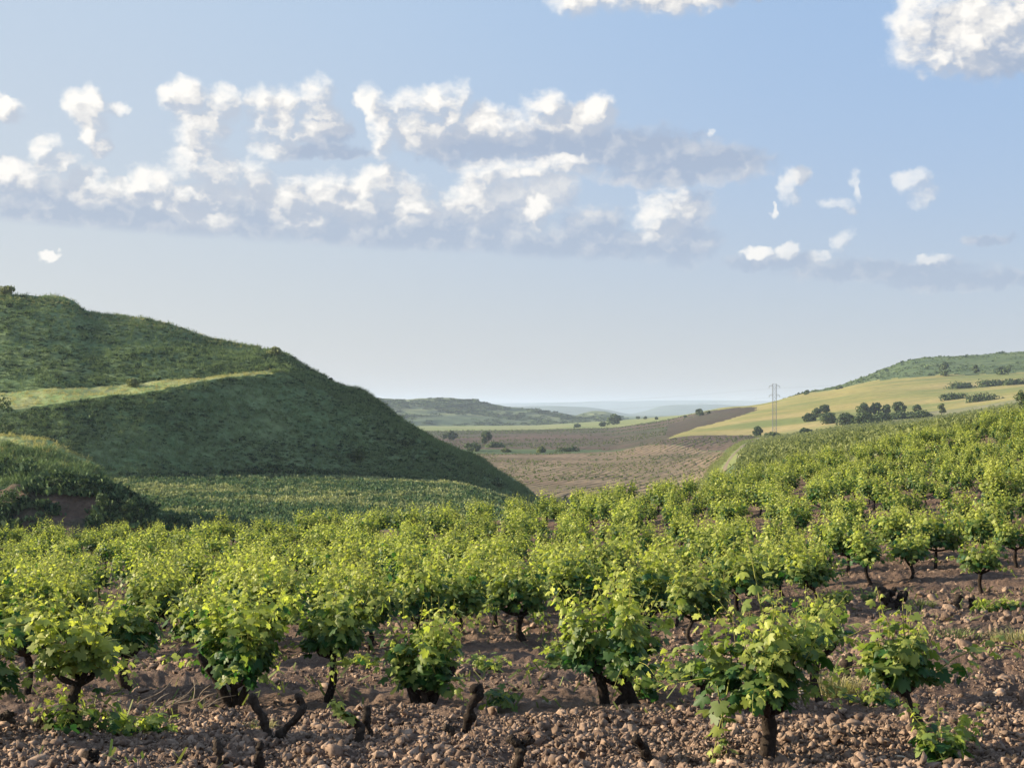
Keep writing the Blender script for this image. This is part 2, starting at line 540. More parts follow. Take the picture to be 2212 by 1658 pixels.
M['olive'] = ground_mat('far_vine_ground', [(.19, .19, .095), (.15, .17, .075), (.22, .20, .12)], [4, 10], bump_s=0.5)
M['track'] = ground_mat('track_dust', [(.165, .135, .100), (.125, .10, .075)], [2.5], bump_s=0.4)
M['verge'] = ground_mat('verge_grass', [(.135, .165, .060), (.10, .14, .045), (.19, .19, .085)], [2, 6], bump_s=0.4)
M['far_hill'] = ground_mat('far_hill', [(.115, .150, .072), (.065, .095, .052), (.19, .21, .10), (.050, .078, .048)], [45, 90, 30], stretch=(.5, 1, 1), bump_s=0.7, bump_scale=0.06, bump_d=5.0)
M['blue_hill'] = ground_mat('distant_hill', [(.08, .11, .07), (.06, .09, .06)], [300], bump_s=0.3, bump_scale=0.01, bump_d=10)
M['tuft'] = leaf_mat('hill_tuft', (.020, .044, .024), (.215, .285, .125), trans=0.12, rough=.8, spec=.05)
M['straw'] = leaf_mat('dry_grass', (.27, .26, .115), (.46, .40, .23), trans=0.3, rough=.8, spec=.05)
M['yellow'] = leaf_mat('yellow_plants', (.055, .105, .058), (.31, .32, .16), trans=0.2, rough=.8, spec=.05)
M['olive_leaf'] = leaf_mat('far_vine_leaf', (.060, .088, .034), (.235, .255, .100), trans=0.25, rough=.7, spec=.1)
M['tree_leaf'] = leaf_mat('tree_leaf', (.036, .066, .026), (.125, .165, .060), trans=0.2, rough=.7, spec=.15)
M['pale_bush'] = leaf_mat('pale_bush', (.13, .155, .07), (.30, .31, .17), trans=.25, rough=.8, spec=.05)
M['metal'] = tint_mat('galvanised_steel', (.120, .126, .142), (.16, .168, .185), rough=0.5, spec=0.5)
M['wire'] = tint_mat('wire', (.16, .17, .19), (.2, .2, .2), rough=0.5, spec=0.4)

# ------------------------------------------------------------------ terrain functions
GC = [-1.4278, -0.0446, -0.0921, 0.0478, 0.0172, 0.081, -0.044]


def G0(x, y):
    """vineyard slope, relative to the eye"""
    x = np.asarray(x, float); y = np.asarray(y, float)
    yc = np.minimum(y, 82.0)
    lim = 0.40 * yc + 5
    xc = np.clip(x, -lim, lim)
    z = GC[0] + GC[1] * xc + GC[2] * yc + GC[3] * xc * yc / 10 + GC[4] * xc * xc / 10 + GC[5] * yc * yc / 100 + GC[6] * xc * yc * yc / 1000
    return z


EDGE_U = [-3000, -600, 0, 600, 1160, 1500, 1700, 2000, 2212, 2900, 6000]
EDGE_D = [46, 52, 54, 53, 54, 58, 63, 72, 82, 92, 92]


def edge_d(u):
    return np.interp(u, EDGE_U, EDGE_D)


def GV(x, y):
    """vineyard ground height in the world"""
    x = np.asarray(x, float); y = np.asarray(y, float)
    z = G0(x, y) + 0.10 * fbm(x, y, 5.0, 3, .5, 3)
    u = U0 + FOC * x / np.maximum(y, 1.0)
    over = np.clip(y - edge_d(u) - 1.0, 0, 30)
    return EYE + z - 0.012 * over ** 2 - 0.10 * over


COLS = {
    -6000: [(60, -7), (130, -9), (300, -10), (1000, -10), (14000, -28)],
    -1500: [(60, -7), (130, -9.5), (300, -10), (1000, -12), (14000, -28)],
    0: [(60, -7), (100, -9), (130, -9.6), (215, -9.3), (300, -12), (400, -17), (14000, -28)],
    600: [(60, -6.6), (100, -9), (132, -9.9), (215, -9.3), (260, -11), (330, -16.5), (1500, -17), (14000, -27)],
    1000: [(60, -6.2), (100, -9), (150, -10), (215, -10.5), (260, -14.5), (320, -17), (600, -17.3), (900, -16.5), (1100, -15.2), (1400, -17), (14000, -27)],
    1160: [(60, -6), (100, -9), (150, -11.2), (200, -13.5), (260, -16.5), (320, -17), (620, -17.2), (850, -15.6), (1100, -14.5), (1400, -16.5), (14000, -27)],
    1330: [(60, -5.5), (100, -8.5), (150, -11.5), (200, -13.5), (260, -16), (330, -17), (620, -16.5), (850, -15.2), (1100, -13.4), (1300, -11.7), (1600, -11), (2000, -14), (14000, -27)],
    1450: [(60, -5), (100, -8), (150, -11), (200, -13), (300, -16.4), (400, -16.6), (500, -14.8), (620, -11.5), (800, -10.5), (1100, -7.5), (1300, -5.7), (1600, -6), (2000, -12), (14000, -27)],
    1500: [(60, -4.8), (100, -7.5), (150, -10.2), (200, -12), (300, -15.5), (400, -16), (500, -14.5), (560, -12.6), (620, -10.6), (700, -9.5), (800, -7.5), (900, -5.6), (1000, -3), (1100, -1.5), (1300, -2), (1600, -6), (2000, -14), (14000, -27)],
    1560: [(60, -4.5), (100, -7), (150, -8.7), (200, -9.6), (300, -12), (400, -13.5), (500, -13), (560, -12), (620, -11), (700, -8.4), (800, -4.5), (900, -.5), (980, 2.3), (1100, 2), (1300, -2), (2000, -14), (14000, -27)],
    1600: [(60, -4.2), (100, -5.8), (150, -6.6), (200, -7.4), (300, -8.6), (400, -10), (500, -11.3), (560, -11.2), (620, -11), (700, -7.3), (800, -2.2), (900, 1.2), (1000, 2.8), (1100, 2), (1300, -2), (2000, -14), (14000, -27)],
    1650: [(60, -3.9), (100, -4.3), (150, -4.9), (200, -5.6), (300, -7.3), (400, -8.8), (500, -10), (600, -10.8), (620, -11), (700, -6.5), (800, 0), (900, 3.5), (960, 4.6), (1100, 3), (1300, -1), (2000, -14), (14000, -27)],
    1720: [(60, -3.6), (100, -3.9), (150, -4.4), (300, -6.3), (450, -8.3), (600, -9.8), (700, -5), (800, 2.5), (900, 8), (1000, 10.9), (1100, 10.5), (1300, 4), (2000, -14), (14000, -27)],
    1800: [(60, -3.2), (100, -3.4), (150, -3.7), (300, -5.2), (450, -6.4), (560, -7), (620, -6.6), (700, -2.5), (800, 5.2), (900, 11), (960, 13.5), (1060, 16.5), (1100, 17), (1250, 10), (2000, -14), (14000, -27)],
    1850: [(60, -2.9), (100, -3.1), (150, -3.3), (300, -4.6), (450, -5.6), (560, -6), (620, -5.2), (700, -1.5), (800, 7.5), (900, 14.5), (930, 15.5), (1080, 22.5), (1250, 15), (2000, -14), (14000, -27)],
    1900: [(60, -2.6), (100, -2.7), (150, -2.9), (300, -4.1), (450, -5.2), (560, -5.3), (620, -4.5), (700, 0), (800, 9), (900, 16.5), (930, 17.5), (1020, 25), (1100, 31), (1250, 26), (2000, -14), (14000, -27)],
    1960: [(60, -2.4), (100, -2.4), (150, -2.5), (300, -3.6), (450, -4.8), (560, -4.5), (620, -3.8), (700, 1.2), (800, 10.5), (900, 18), (930, 19), (1020, 30), (1110, 39.8), (1250, 35), (2000, -14), (14000, -27)],
    2000: [(60, -2.2), (100, -2.2), (150, -2.3), (300, -3), (450, -4), (560, -3.8), (620, -3), (700, 2), (800, 11.5), (900, 19), (930, 20), (1020, 32), (1120, 41.5), (1250, 38), (2000, -14), (14000, -27)],
    2100: [(60, -1.9), (100, -1.7), (150, -1.4), (300, -1.6), (450, -1.6), (560, -1), (620, 0), (700, 5), (800, 12.5), (900, 20.7), (930, 21.5), (1020, 34), (1120, 42.5), (1250, 40), (2000, -10), (14000, -27)],
    2212: [(60, -1.6), (100, -1.2), (150, -.7), (300, .3), (450, 1.2), (560, 2.5), (620, 4), (700, 8.5), (800, 15), (900, 22.4), (930, 23), (1020, 36), (1120, 45.7), (1250, 44), (2000, -5), (14000, -27)],
    2700: [(60, -1), (100, 0), (300, 3), (620, 8), (930, 26), (1120, 48), (1250, 46), (2000, 0), (14000, -27)],
    6000: [(60, -1), (100, 0), (300, 3), (620, 8), (930, 26), (1120, 48), (1250, 46), (2000, 0), (14000, -27)],
}
CU = np.array(sorted(COLS)); TD = np.exp(np.linspace(math.log(40), math.log(14000), 700))
TT = np.stack([np.interp(np.log(TD), np.log([p[0] for p in COLS[u]]), [p[1] for p in COLS[u]]) for u in CU])
TT = blur(TT, 4, 1)
TU = np.concatenate([np.linspace(-6000, -80, 120)[:-1], np.arange(-80, 2300, 10), np.linspace(2300, 6000, 90)[1:]])
TB = np.stack([np.interp(TU, CU, TT[:, j]) for j in range(len(TD))], 1)
TB = blur(TB, 2, 0)


def base_rel(u, d):
    """height of the open country (relative to the eye), by bilinear lookup"""
    u = np.asarray(u, float); d = np.asarray(d, float)
    fi = np.interp(u, TU, np.arange(len(TU))); fj = np.interp(np.log(d), np.log(TD), np.arange(len(TD)))
    i = np.clip(fi.astype(int), 0, len(TU) - 2); j = np.clip(fj.astype(int), 0, len(TD) - 2)
    a, b = fi - i, fj - j
    z = (TB[i, j] * (1 - a) + TB[i + 1, j] * a) * (1 - b) + (TB[i, j + 1] * (1 - a) + TB[i + 1, j + 1] * a) * b
    return z


def BZ(u, d):
    x = ux(u, d)
    return EYE + base_rel(u, d) + np.minimum(0.0022 * d, 1.1) * fbm(x, np.asarray(d, float), 40.0, 3, .5, 21) * .6


def hit_base(u, v, dmin=95.0, dmax=3000.0):
    d = np.exp(np.linspace(math.log(dmin), math.log(dmax), 2500))
    z = BZ(np.full_like(d, u), d)
    vv = HZ - (z - EYE) * FOC / d
    k = np.nonzero(vv <= v)[0]
    i = k[0] if len(k) else len(d) - 1
    return float(d[i]), float(z[i])


def hit_vine(u, v):
    d = np.linspace(6.0, 85.0, 4000)
    z = GV(ux(u, d), d)
    vv = HZ - (z - EYE) * FOC / d
    k = np.nonzero(vv <= v)[0]
    i = k[0] if len(k) else 0
    return float(d[i]), float(z[i])


# ------------------------------------------------------------------ the open country: one sheet, split by what grows on it
def grid_faces(nu, nv):
    i = np.arange(nu - 1)[:, None] * nv + np.arange(nv - 1)[None]
    return np.stack([i, i + nv, i + nv + 1, i + 1], -1).reshape(-1, 4)


def region(u, d):
    I = np.interp
    r = np.full(u.shape, 'valley_ground', dtype=object)
    r[(u > 150) & (u < 1190) & (d > 118) & (d < 262)] = 'flower_field'
    tan = (d > np.where(u > 1100, 205, 262)) & (u > 700) & (d < I(u, [1000, 1400, 1500, 1560, 1600], [600, 590, 540, 470, 300])) & (u < I(d, [150, 300, 400, 600], [1545, 1545, 1560, 1590]))
    r[tan] = 'stubble_field'
    top2 = I(u, [1000, 1330, 1450, 1500, 1560, 1640], [1150, 1120, 1150, 1060, 960, 830])
    dk = (d > I(u, [1000, 1150, 1300, 1400, 1500, 1560, 1640], [655, 650, 620, 592, 540, 480, 470])) & (d < top2) & (u < 1645)
    r[dk & ~tan] = 'brown_field'
    r[(d >= top2) & (d < 2300) & (u > 900) & (u < 1700)] = 'pale_field'
    wl = I(u, [1440, 1560, 1640, 1720, 1800, 1850, 2000, 2100, 2212], [630, 622, 618, 600, 590, 585, 655, 650, 640])
    wleft = I(u, [1440, 1500, 1560, 1610, 1642, 1650], [635, 735, 760, 790, 830, 5000])
    wh = (u > 1440) & (d > wl) & (d < wleft)
    mound = (u > 1440) & (u < 1645) & (d >= wleft) & (d < I(u, [1440, 1560, 1600, 1642], [955, 965, 930, 832]))
    wh |= (u > 1550) & (d >= I(u, [1440, 1560, 1600, 1642], [955, 965, 930, 832])) & (u < 1660)
    r[wh] = 'wheat_field'
    r[mound] = 'ploughed_field'
    hr = (u > 1680) & (d > I(u, [1680, 1720, 1800, 2000, 2212], [1040, 1000, 960, 930, 930])) & (d < 2200)
    r[hr] = 'hillside'
    ol = (u > I(d, [80, 200, 300, 400, 600], [1590, 1590, 1600, 1612, 1640])) & (d < wl)
    r[ol] = 'far_vineyard_ground'
    return r


gu = np.concatenate([np.linspace(-6000, -60, 90)[:-1], np.arange(-60, 2275, 5), np.linspace(2275, 6000, 70)[1:]])
gd = np.exp(np.concatenate([np.linspace(math.log(45), math.log(2600), 470), np.linspace(math.log(2600), math.log(14000), 40)[1:]]))
UU, DD = np.meshgrid(gu, gd, indexing='ij')
ZZ = BZ(UU, DD)
near = DD < 90
ZZ = np.where(near, np.minimum(ZZ, EYE + G0(ux(UU, DD), DD) - 1.3), ZZ)
V = np.stack([ux(UU, DD), DD, ZZ], -1).reshape(-1, 3)
F = grid_faces(len(gu), len(gd))
fc = F[:, 0]
uc = (UU.ravel()[F].mean(1)); dc = np.exp(np.log(DD).ravel()[F].mean(1))
jit = fbm(ux(uc, dc), dc, 18.0, 3, .5, 31)
RG = region(uc + jit * 700 * 12 / dc, dc * (1 + jit * 0.02))
REGMAT = {'valley_ground': 'meadow', 'flower_field': 'flowers', 'stubble_field': 'tan', 'brown_field': 'dark_field', 'pale_field': 'pale_field',
          'wheat_field': 'wheat', 'ploughed_field': 'plough', 'hillside': 'scrub_hill', 'far_vineyard_ground': 'olive'}
for rname, mname in REGMAT.items():
    f = F[RG == rname]
    if not len(f):
        continue
    used, inv = np.unique(f, return_inverse=True)
    o = mesh_obj(rname, V[used], [inv.reshape(-1, 4)], M[mname])
    tag(o, kind='structure')

# near ground of the vineyard: furrowed and cloddy
vu = np.concatenate([np.linspace(-9000, -150, 50)[:-1], np.arange(-150, 2370, 3.2), np.linspace(2370, 9500, 50)[1:]])
vd = np.concatenate([np.linspace(2.5, 7.6, 12)[:-1], np.exp(np.linspace(math.log(7.6), math.log(108), 560))])
UU, DD = np.meshgrid(vu, vd, indexing='ij')
X = ux(UU, DD); Y = DD
Z = GV(X, Y)
fade = np.clip(30.0 / Y, 0.25, 1.0)
Z = Z + fade * (0.085 * fbm(X, Y, 0.55, 3, .6, 41) + 0.050 * np.abs(fbm(X, Y, 0.16, 3, .6, 47)) + 0.030 * fbm(X, Y, 0.075, 2, .6, 49)) + 0.03 * np.sin(Y * 4.4 + 2.0 * fbm(X, Y, 3, 2, .5, 5))
V = np.stack([X, Y, Z], -1).reshape(-1, 3)
tag(mesh_obj('vineyard_soil', V, [grid_faces(len(vu), len(vd))], M['soil']), kind='structure')


# ------------------------------------------------------------------ hills built as patches with a front, a crest and a back
def pch(xs, ys, x):
    """smooth monotone-ish interpolation (cubic Hermite, limited)"""
    xs = np.asarray(xs, float); ys = np.asarray(ys, float); x = np.clip(x, xs[0], xs[-1])
    h = np.diff(xs); dl = np.diff(ys) / h
    m = np.zeros(len(xs)); m[0] = dl[0]; m[-1] = dl[-1]
    for i in range(1, len(xs) - 1):
        m[i] = 0 if dl[i - 1] * dl[i] <= 0 else 2 / (1 / dl[i - 1] + 1 / dl[i])
    k = np.clip(np.searchsorted(xs, x) - 1, 0, len(xs) - 2); t = (x - xs[k]) / h[k]
    return (ys[k] * (1 + 2 * t) * (1 - t) ** 2 + m[k] * h[k] * t * (1 - t) ** 2 + ys[k + 1] * t * t * (3 - 2 * t) + m[k + 1] * h[k] * t * t * (t - 1))


class Hill:
    def __init__(s, us, rows, subs, back, step, noise):
        """rows: list of (vs, ds) front to crest; back: list of (extra depth, drop) behind the crest"""
        s.u = np.concatenate([np.arange(us[0], us[-1] + .1, step)])
        R = []
        for vs, ds in rows:
            d = pch(us, ds, s.u); v = pch(us, vs, s.u)
            R.append((d, (HZ - v) / FOC * d))
        d, z = R[-1]
        for ex, dr in back:
            R.append((d + ex, z - dr))
        d0, z0 = R[0]
        R.insert(0, (d0 - 6, z0 - 4))
        Ds, Zs, T = [], [], []
        subs = [3] + subs
        for k in range(len(R) - 1):
            n = subs[k]
            for i in range(n):
                t = i / n
                Ds.append(R[k][0] * (1 - t) + R[k + 1][0] * t); Zs.append(R[k][1] * (1 - t) + R[k + 1][1] * t); T.append(k - 1 + t)
        Ds.append(R[-1][0]); Zs.append(R[-1][1]); T.append(len(R) - 2)
        s.D = np.stack(Ds, 1); s.Z = EYE + np.stack(Zs, 1); s.T = np.array(T)
        s.U = np.broadcast_to(s.u[:, None], s.D.shape)
        s.X = ux(s.U, s.D)
        for sc, am, sd in noise:
            s.Z = s.Z + am * fbm(s.X, s.D + s.Z, sc, 3, .5, sd)
        s.P = np.stack([s.X, s.D, s.Z], -1)
        s.nv = s.D.shape[1]

    def mesh(s, name, mat, t0=-9, t1=99, u0=-1e9, u1=1e9):
        F = grid_faces(len(s.u), s.nv)
        tc = np.broadcast_to(s.T, s.D.shape).ravel()[F].mean(1)
        uf = s.U.ravel()[F].mean(1) + 60 * fbm(s.X.ravel()[F[:, 0]], s.D.ravel()[F[:, 0]], 3.0, 2, .6, 17)
        f = F[(tc >= t0) & (tc < t1) & (uf >= u0) & (uf < u1)]
        used, inv = np.unique(f, return_inverse=True)
        return tag(mesh_obj(name, s.P.reshape(-1, 3)[used], [inv.reshape(-1, 4)], mat), kind='structure')

    def sample(s, n, t0, t1, rng, u0=None, u1=None):
        """random points on the surface (weighted evenly over u and row parameter)"""
        j0, j1 = np.searchsorted(s.T, t0), np.searchsorted(s.T, t1)
        i0 = np.searchsorted(s.u, u0 if u0 is not None else s.u[0]); i1 = np.searchsorted(s.u, u1 if u1 is not None else s.u[-1])
        fi = rng.uniform(i0, max(i0 + 1, i1 - 1), n); fj = rng.uniform(j0, max(j0 + 1, j1 - 1), n)
        i = np.clip(fi.astype(int), 0, len(s.u) - 2); j = np.clip(fj.astype(int), 0, s.nv - 2)
        a, b = (fi - i)[:, None], (fj - j)[:, None]
        P = s.P
        return (P[i, j] * (1 - a) + P[i + 1, j] * a) * (1 - b) + (P[i, j + 1] * (1 - a) + P[i + 1, j + 1] * a) * b

    def at(s, u, v, t0=-1, t1=99):
        """point of the surface that shows nearest to a direction"""
        k = np.argmin(np.abs(s.u - u))
        m = (s.T >= t0) & (s.T <= t1)
        vv = HZ - (s.Z[k] - EYE) * FOC / s.D[k]
        j = np.argmin(np.where(m, np.abs(vv - v), 1e9))
        return s.P[k, j].copy()


LU = [-1600, -900, -400, 0, 130, 160, 190, 300, 450, 600, 660, 740, 786, 823, 859, 896, 932, 969, 1005, 1042, 1078, 1115, 1144, 1160, 1230, 1300]
crest_v = [470, 560, 600, 631, 637, 645, 666, 685, 727, 762, 793, 833, 848, 867, 895, 918, 939, 957, 973, 993, 1016, 1038, 1057, 1072, 1120, 1160]
crest_d = np.interp(LU, [-1600, -900, -400, 0, 300, 600, 740, 900, 1300], [270, 262, 262, 258, 258, 256, 253, 252, 254]).tolist()
_lu = [-1600, -900, -400, 0, 130, 160, 190, 300, 450, 600, 660, 740, 800, 850, 900, 950, 1000, 1050, 1100, 1160, 1230, 1300]
_i = lambda vals: np.interp(LU, _lu, vals).tolist()
th_v = _i([890, 880, 868, 850, 841, 838, 834, 819, 809, 801, 822, 855, 880, 911, 938, 967, 992, 1018, 1048, 1084, 1127, 1165])
th_d = _i([210, 214, 216, 217, 218, 219, 220, 223, 229, 236, 238, 241, 243, 244, 244, 245, 245, 246, 247, 248, 249, 250])
tl_v = _i([915, 900, 893, 880, 868, 866, 862, 845, 822, 806, 829, 864, 890, 921, 948, 977, 1002, 1028, 1056, 1091, 1131, 1168])
tl_d = _i([203, 205, 207, 208, 209, 210, 211, 214, 222, 233, 235, 238, 240, 241, 241, 242, 243, 244, 245, 246, 247, 248])
ft_v = _i([1110, 1100, 1100, 1085, 1072, 1069, 1065, 1052, 1034, 1027, 1028, 1031, 1036, 1042, 1050, 1062, 1075, 1087, 1100, 1115, 1140, 1172])
ft_d = _i([190, 190, 190, 190, 191, 192, 193, 196, 205, 212, 215, 219, 222, 224, 226, 227, 228, 230, 232, 236, 240, 243])
LH = Hill(LU, [(ft_v, ft_d), (tl_v, tl_d), (th_v, th_d), (crest_v, crest_d)], [60, 12, 50, 12, 8], [(22, 1.5), (90, 30)], 5,
          [(14.0, 1.0, 51), (3.0, .45, 55), (1.0, .18, 57)])
LH.mesh('earth_foot', M['cliff'], -9, .06)
LH.mesh('grassy_hillside', M['hill'], .06, 1.0)
LH.mesh('terrace', M['terrace'], 1.0, 2.0, u1=610)
LH.mesh('ridge_slope', M['hill'], 1.0, 2.0, u0=610)
LH.mesh('upper_hillside', M['hill'], 2.0, 99)

MU = [-900, -500, 0, 100, 160, 200, 230, 260, 300, 330, 400]
MH = Hill(MU, [([1185, 1180, 1168, 1163, 1160, 1158, 1155, 1152, 1150, 1152, 1165], [104, 104, 105, 105, 105.5, 106, 107, 108, 108.5, 109, 110]),
               ([1030, 1035, 1048, 1046, 1052, 1060, 1072, 1085, 1106, 1124, 1152], [111, 111, 112, 112, 112, 112, 112, 112, 112, 112, 112]),
               ([930, 945, 972, 976, 992, 1012, 1042, 1068, 1097, 1117, 1147], [121, 121, 120, 119, 118.5, 118, 117.5, 117, 116.5, 116, 116]),
               ([900, 925, 951, 958, 980, 1000, 1034, 1062, 1093, 1113, 1143], [128, 128, 127, 126, 125, 124, 123, 122, 121.5, 121, 121])],
          [46, 26, 18, 10, 6], [(8, .6), (26, 9)], 4, [(4.0, .7, 61), (1.2, .35, 63)])
MH.mesh('earth_bank', M['cliff'], -9, 1.0)
MH.mesh('mound_slope', M['hill'], 1.0, 2.0)
MH.mesh('mound_top', M['terrace'], 2.0, 99)

FU = [500, 700, 820, 880, 950, 1000, 1050, 1100, 1150, 1200, 1250, 1280, 1310, 1335, 1380, 1440]
FH = Hill(FU, [([925] * 16, [1720] * 16),
               ([895, 893, 892, 893, 893, 894, 896, 899, 902, 905, 908, 909, 912, 917, 922, 926], [1880] * 16),
               ([872, 866, 861, 864, 860, 864, 870, 878, 884, 889, 896, 895, 900, 908, 917, 926], [2000] * 16)],
          [30, 30, 10, 6], [(80, 2), (500, 45)], 5, [(160, 9.0, 71), (45, 3.2, 73), (14, 1.2, 74)])
FH.mesh('far_hill', M['far_hill'])
KU = [1180, 1230, 1262, 1285, 1305, 1325, 1345, 1380]
KH = Hill(KU, [([922] * 8, [2150] * 8), ([912, 902, 891, 886, 887, 892, 900, 915], [2300] * 8)], [26, 8, 5], [(60, 2), (400, 40)], 5, [(60, 2.5, 75), (18, 1.0, 76)])
KH.mesh('far_knoll', M['far_hill'])


def ridge(name, d, pts, depth):
    us = [p[0] for p in pts]
    h = Hill(us, [([905] * len(us), [d - depth] * len(us)), ([p[1] for p in pts], [d] * len(us))], [14, 5, 3], [(depth * .3, d * .001), (depth, d * .03)], 8, [(d * .09, d * .0016, 81), (d * .02, d * .0004, 83)])
    h.mesh(name, M['blue_hill'])


ridge('distant_hills', 6500, [(900, 890), (1020, 881), (1110, 878), (1190, 876), (1250, 878), (1310, 885), (1350, 893), (1400, 899)], 900)
ridge('distant_mesa', 7600, [(1330, 900), (1390, 889), (1430, 878), (1470, 875), (1540, 874), (1600, 876), (1700, 880), (1900, 884)], 900)
ridge('horizon_ridge', 12500, [(400, 880), (800, 874), (1100, 870), (1300, 867), (1500, 865), (1700, 867), (2000, 872), (2600, 880)], 1500)

# ------------------------------------------------------------------ leaf and tuft templates
def leaf_template(outline, fold=0.20, cup=0.12):
    pts = [(math.radians(a), r) for a, r in outline]
    pts = [(a, r) for a, r in pts] + [(-a, r) for a, r in reversed(pts) if a != 0]
    V = [(0.0, 0.0, 0.0)]
    for a, r in pts:
        x, y = r * math.sin(a), r * math.cos(a)
        V.append((x, y, -fold * abs(x) - cup * r * r))
    V = np.array(V); V[:, 1] += 0.30
    n = len(pts)
    order = list(range(1, n + 1))
    F = []
    half = len(outline)
    # fan without closing the petiole gap
    seq = order[half:] + order[:half]
    for k in range(len(seq) - 1):
        F.append((0, seq[k + 1], seq[k]))
    return V, np.array(F)


LEAF_HI = leaf_template([(0, 1), (13, .84), (22, .78), (31, .58), (42, .82), (54, .95), (66, .74), (80, .54), (95, .70), (112, .78), (130, .60), (160, .42)])
LEAF_MID = leaf_template([(0, 1), (28, .66), (52, .95), (80, .6), (112, .78), (158, .42)])
LEAF_LO = leaf_template([(0, 1), (48, .85), (110, .75)], .22, .1)
QUAD = (np.array([(-.5, 0, 0), (.5, 0, 0), (.42, 1, -.12), (-.42, 1, -.12)]), np.array([(0, 1, 2, 3)]))


def unit_rand(rng, n):
    return norm(rng.normal(size=(n, 3)))


class Plant:
    """woody tubes, green canes and leaves of one plant, kept apart"""
    def __init__(s):
        s.wood = Acc(); s.cane = Acc()
        s.lp = []; s.ln = []; s.lt = []; s.ls = []; s.ly = []

    def leaf(s, p, n, t, size, young):
        s.lp.append(p); s.ln.append(n); s.lt.append(t); s.ls.append(size); s.ly.append(young)

    def foliage(s, tpl):
        if not s.lp:
            return None
        P = np.array(s.lp); Mx = frames(np.array(s.ln), np.array(s.lt)); S = np.array(s.ls)
        r_ = np.random.default_rng(len(P)); S = S[:, None] * np.stack([r_.uniform(.75, 1.12, len(P)), np.ones(len(P)), r_.uniform(-.4, 3.2, len(P))], -1)
        V, F = scatter(tpl[0], tpl[1], P, Mx, S)
        tint = np.repeat(np.array(s.ly), len(tpl[0]))
        return V, F, tint


def grow_shoot(pl, rng, p0, d0, length, lsize, up=0.5, droop=0.0, steps=None, axis=np.zeros(3), cane_r=0.0045, want_cane=True, gap=0.033, hgt=0.38):
    n = max(4, int(length / 0.055))
    P = [np.array(p0, float)]; d = norm(np.array(d0, float)); st = length / n
    for i in range(n):
        f = i / n
        d = d + np.array([0, 0, up * 0.22 * (1 - f) - droop * 0.30 * f]) + rng.normal(size=3) * 0.10
        d = d / np.linalg.norm(d)
        P.append(P[-1] + d * st)
    P = np.array(P)
    if want_cane:
        V, F = tube(P, np.linspace(cane_r, cane_r * .35, len(P)), 4)
        pl.cane.add(V, F, 0, np.linspace(0.2, 1.0, len(P)).repeat(4).tolist() + [1.0])
    nl = max(3, int(length / gap))
    side = rng.uniform(0, 6.28)
    for k in range(nl):
        f = (k + 0.6) / nl
        x = f * n; i = min(int(x), n - 1); p = P[i] + (P[i + 1] - P[i]) * (x - i)
        tdir = norm(P[i + 1] - P[i])
        side += 2.6 + rng.normal() * .4
        a = norm(np.cross(tdir, [0.2, 0.1, 1.0]) + 1e-6); b = np.cross(tdir, a)
        o = a * math.cos(side) + b * math.sin(side)
        size = lsize * (0.26 + 0.98 * math.sin(min(1.0, (1 - f) * 1.25 + .04) * 1.57)) * rng.uniform(.65, 1.2)
        if f > .9: size *= .55
        out = p - axis; out[2] *= .25; out = norm(out + 1e-6)
        nrm = norm(o * .55 + out * .45 + np.array([0, 0, .75]) + rng.normal(size=3) * .42)
        tip = norm(o * .6 + out * .5 + np.array([0, 0, -.75]) + rng.normal(size=3) * .35)
        pet = norm(o + np.array([0, 0, .35])) * size * rng.uniform(.35, .8)
        young = np.clip((f - .18) * 1.0 + hgt * max(0.0, p[2] - .42) * .75 + rng.normal() * .12, 0, 1)  # young shoot tips, plus sun-brightened bush tops painted in by height
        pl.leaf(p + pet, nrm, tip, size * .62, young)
    return P


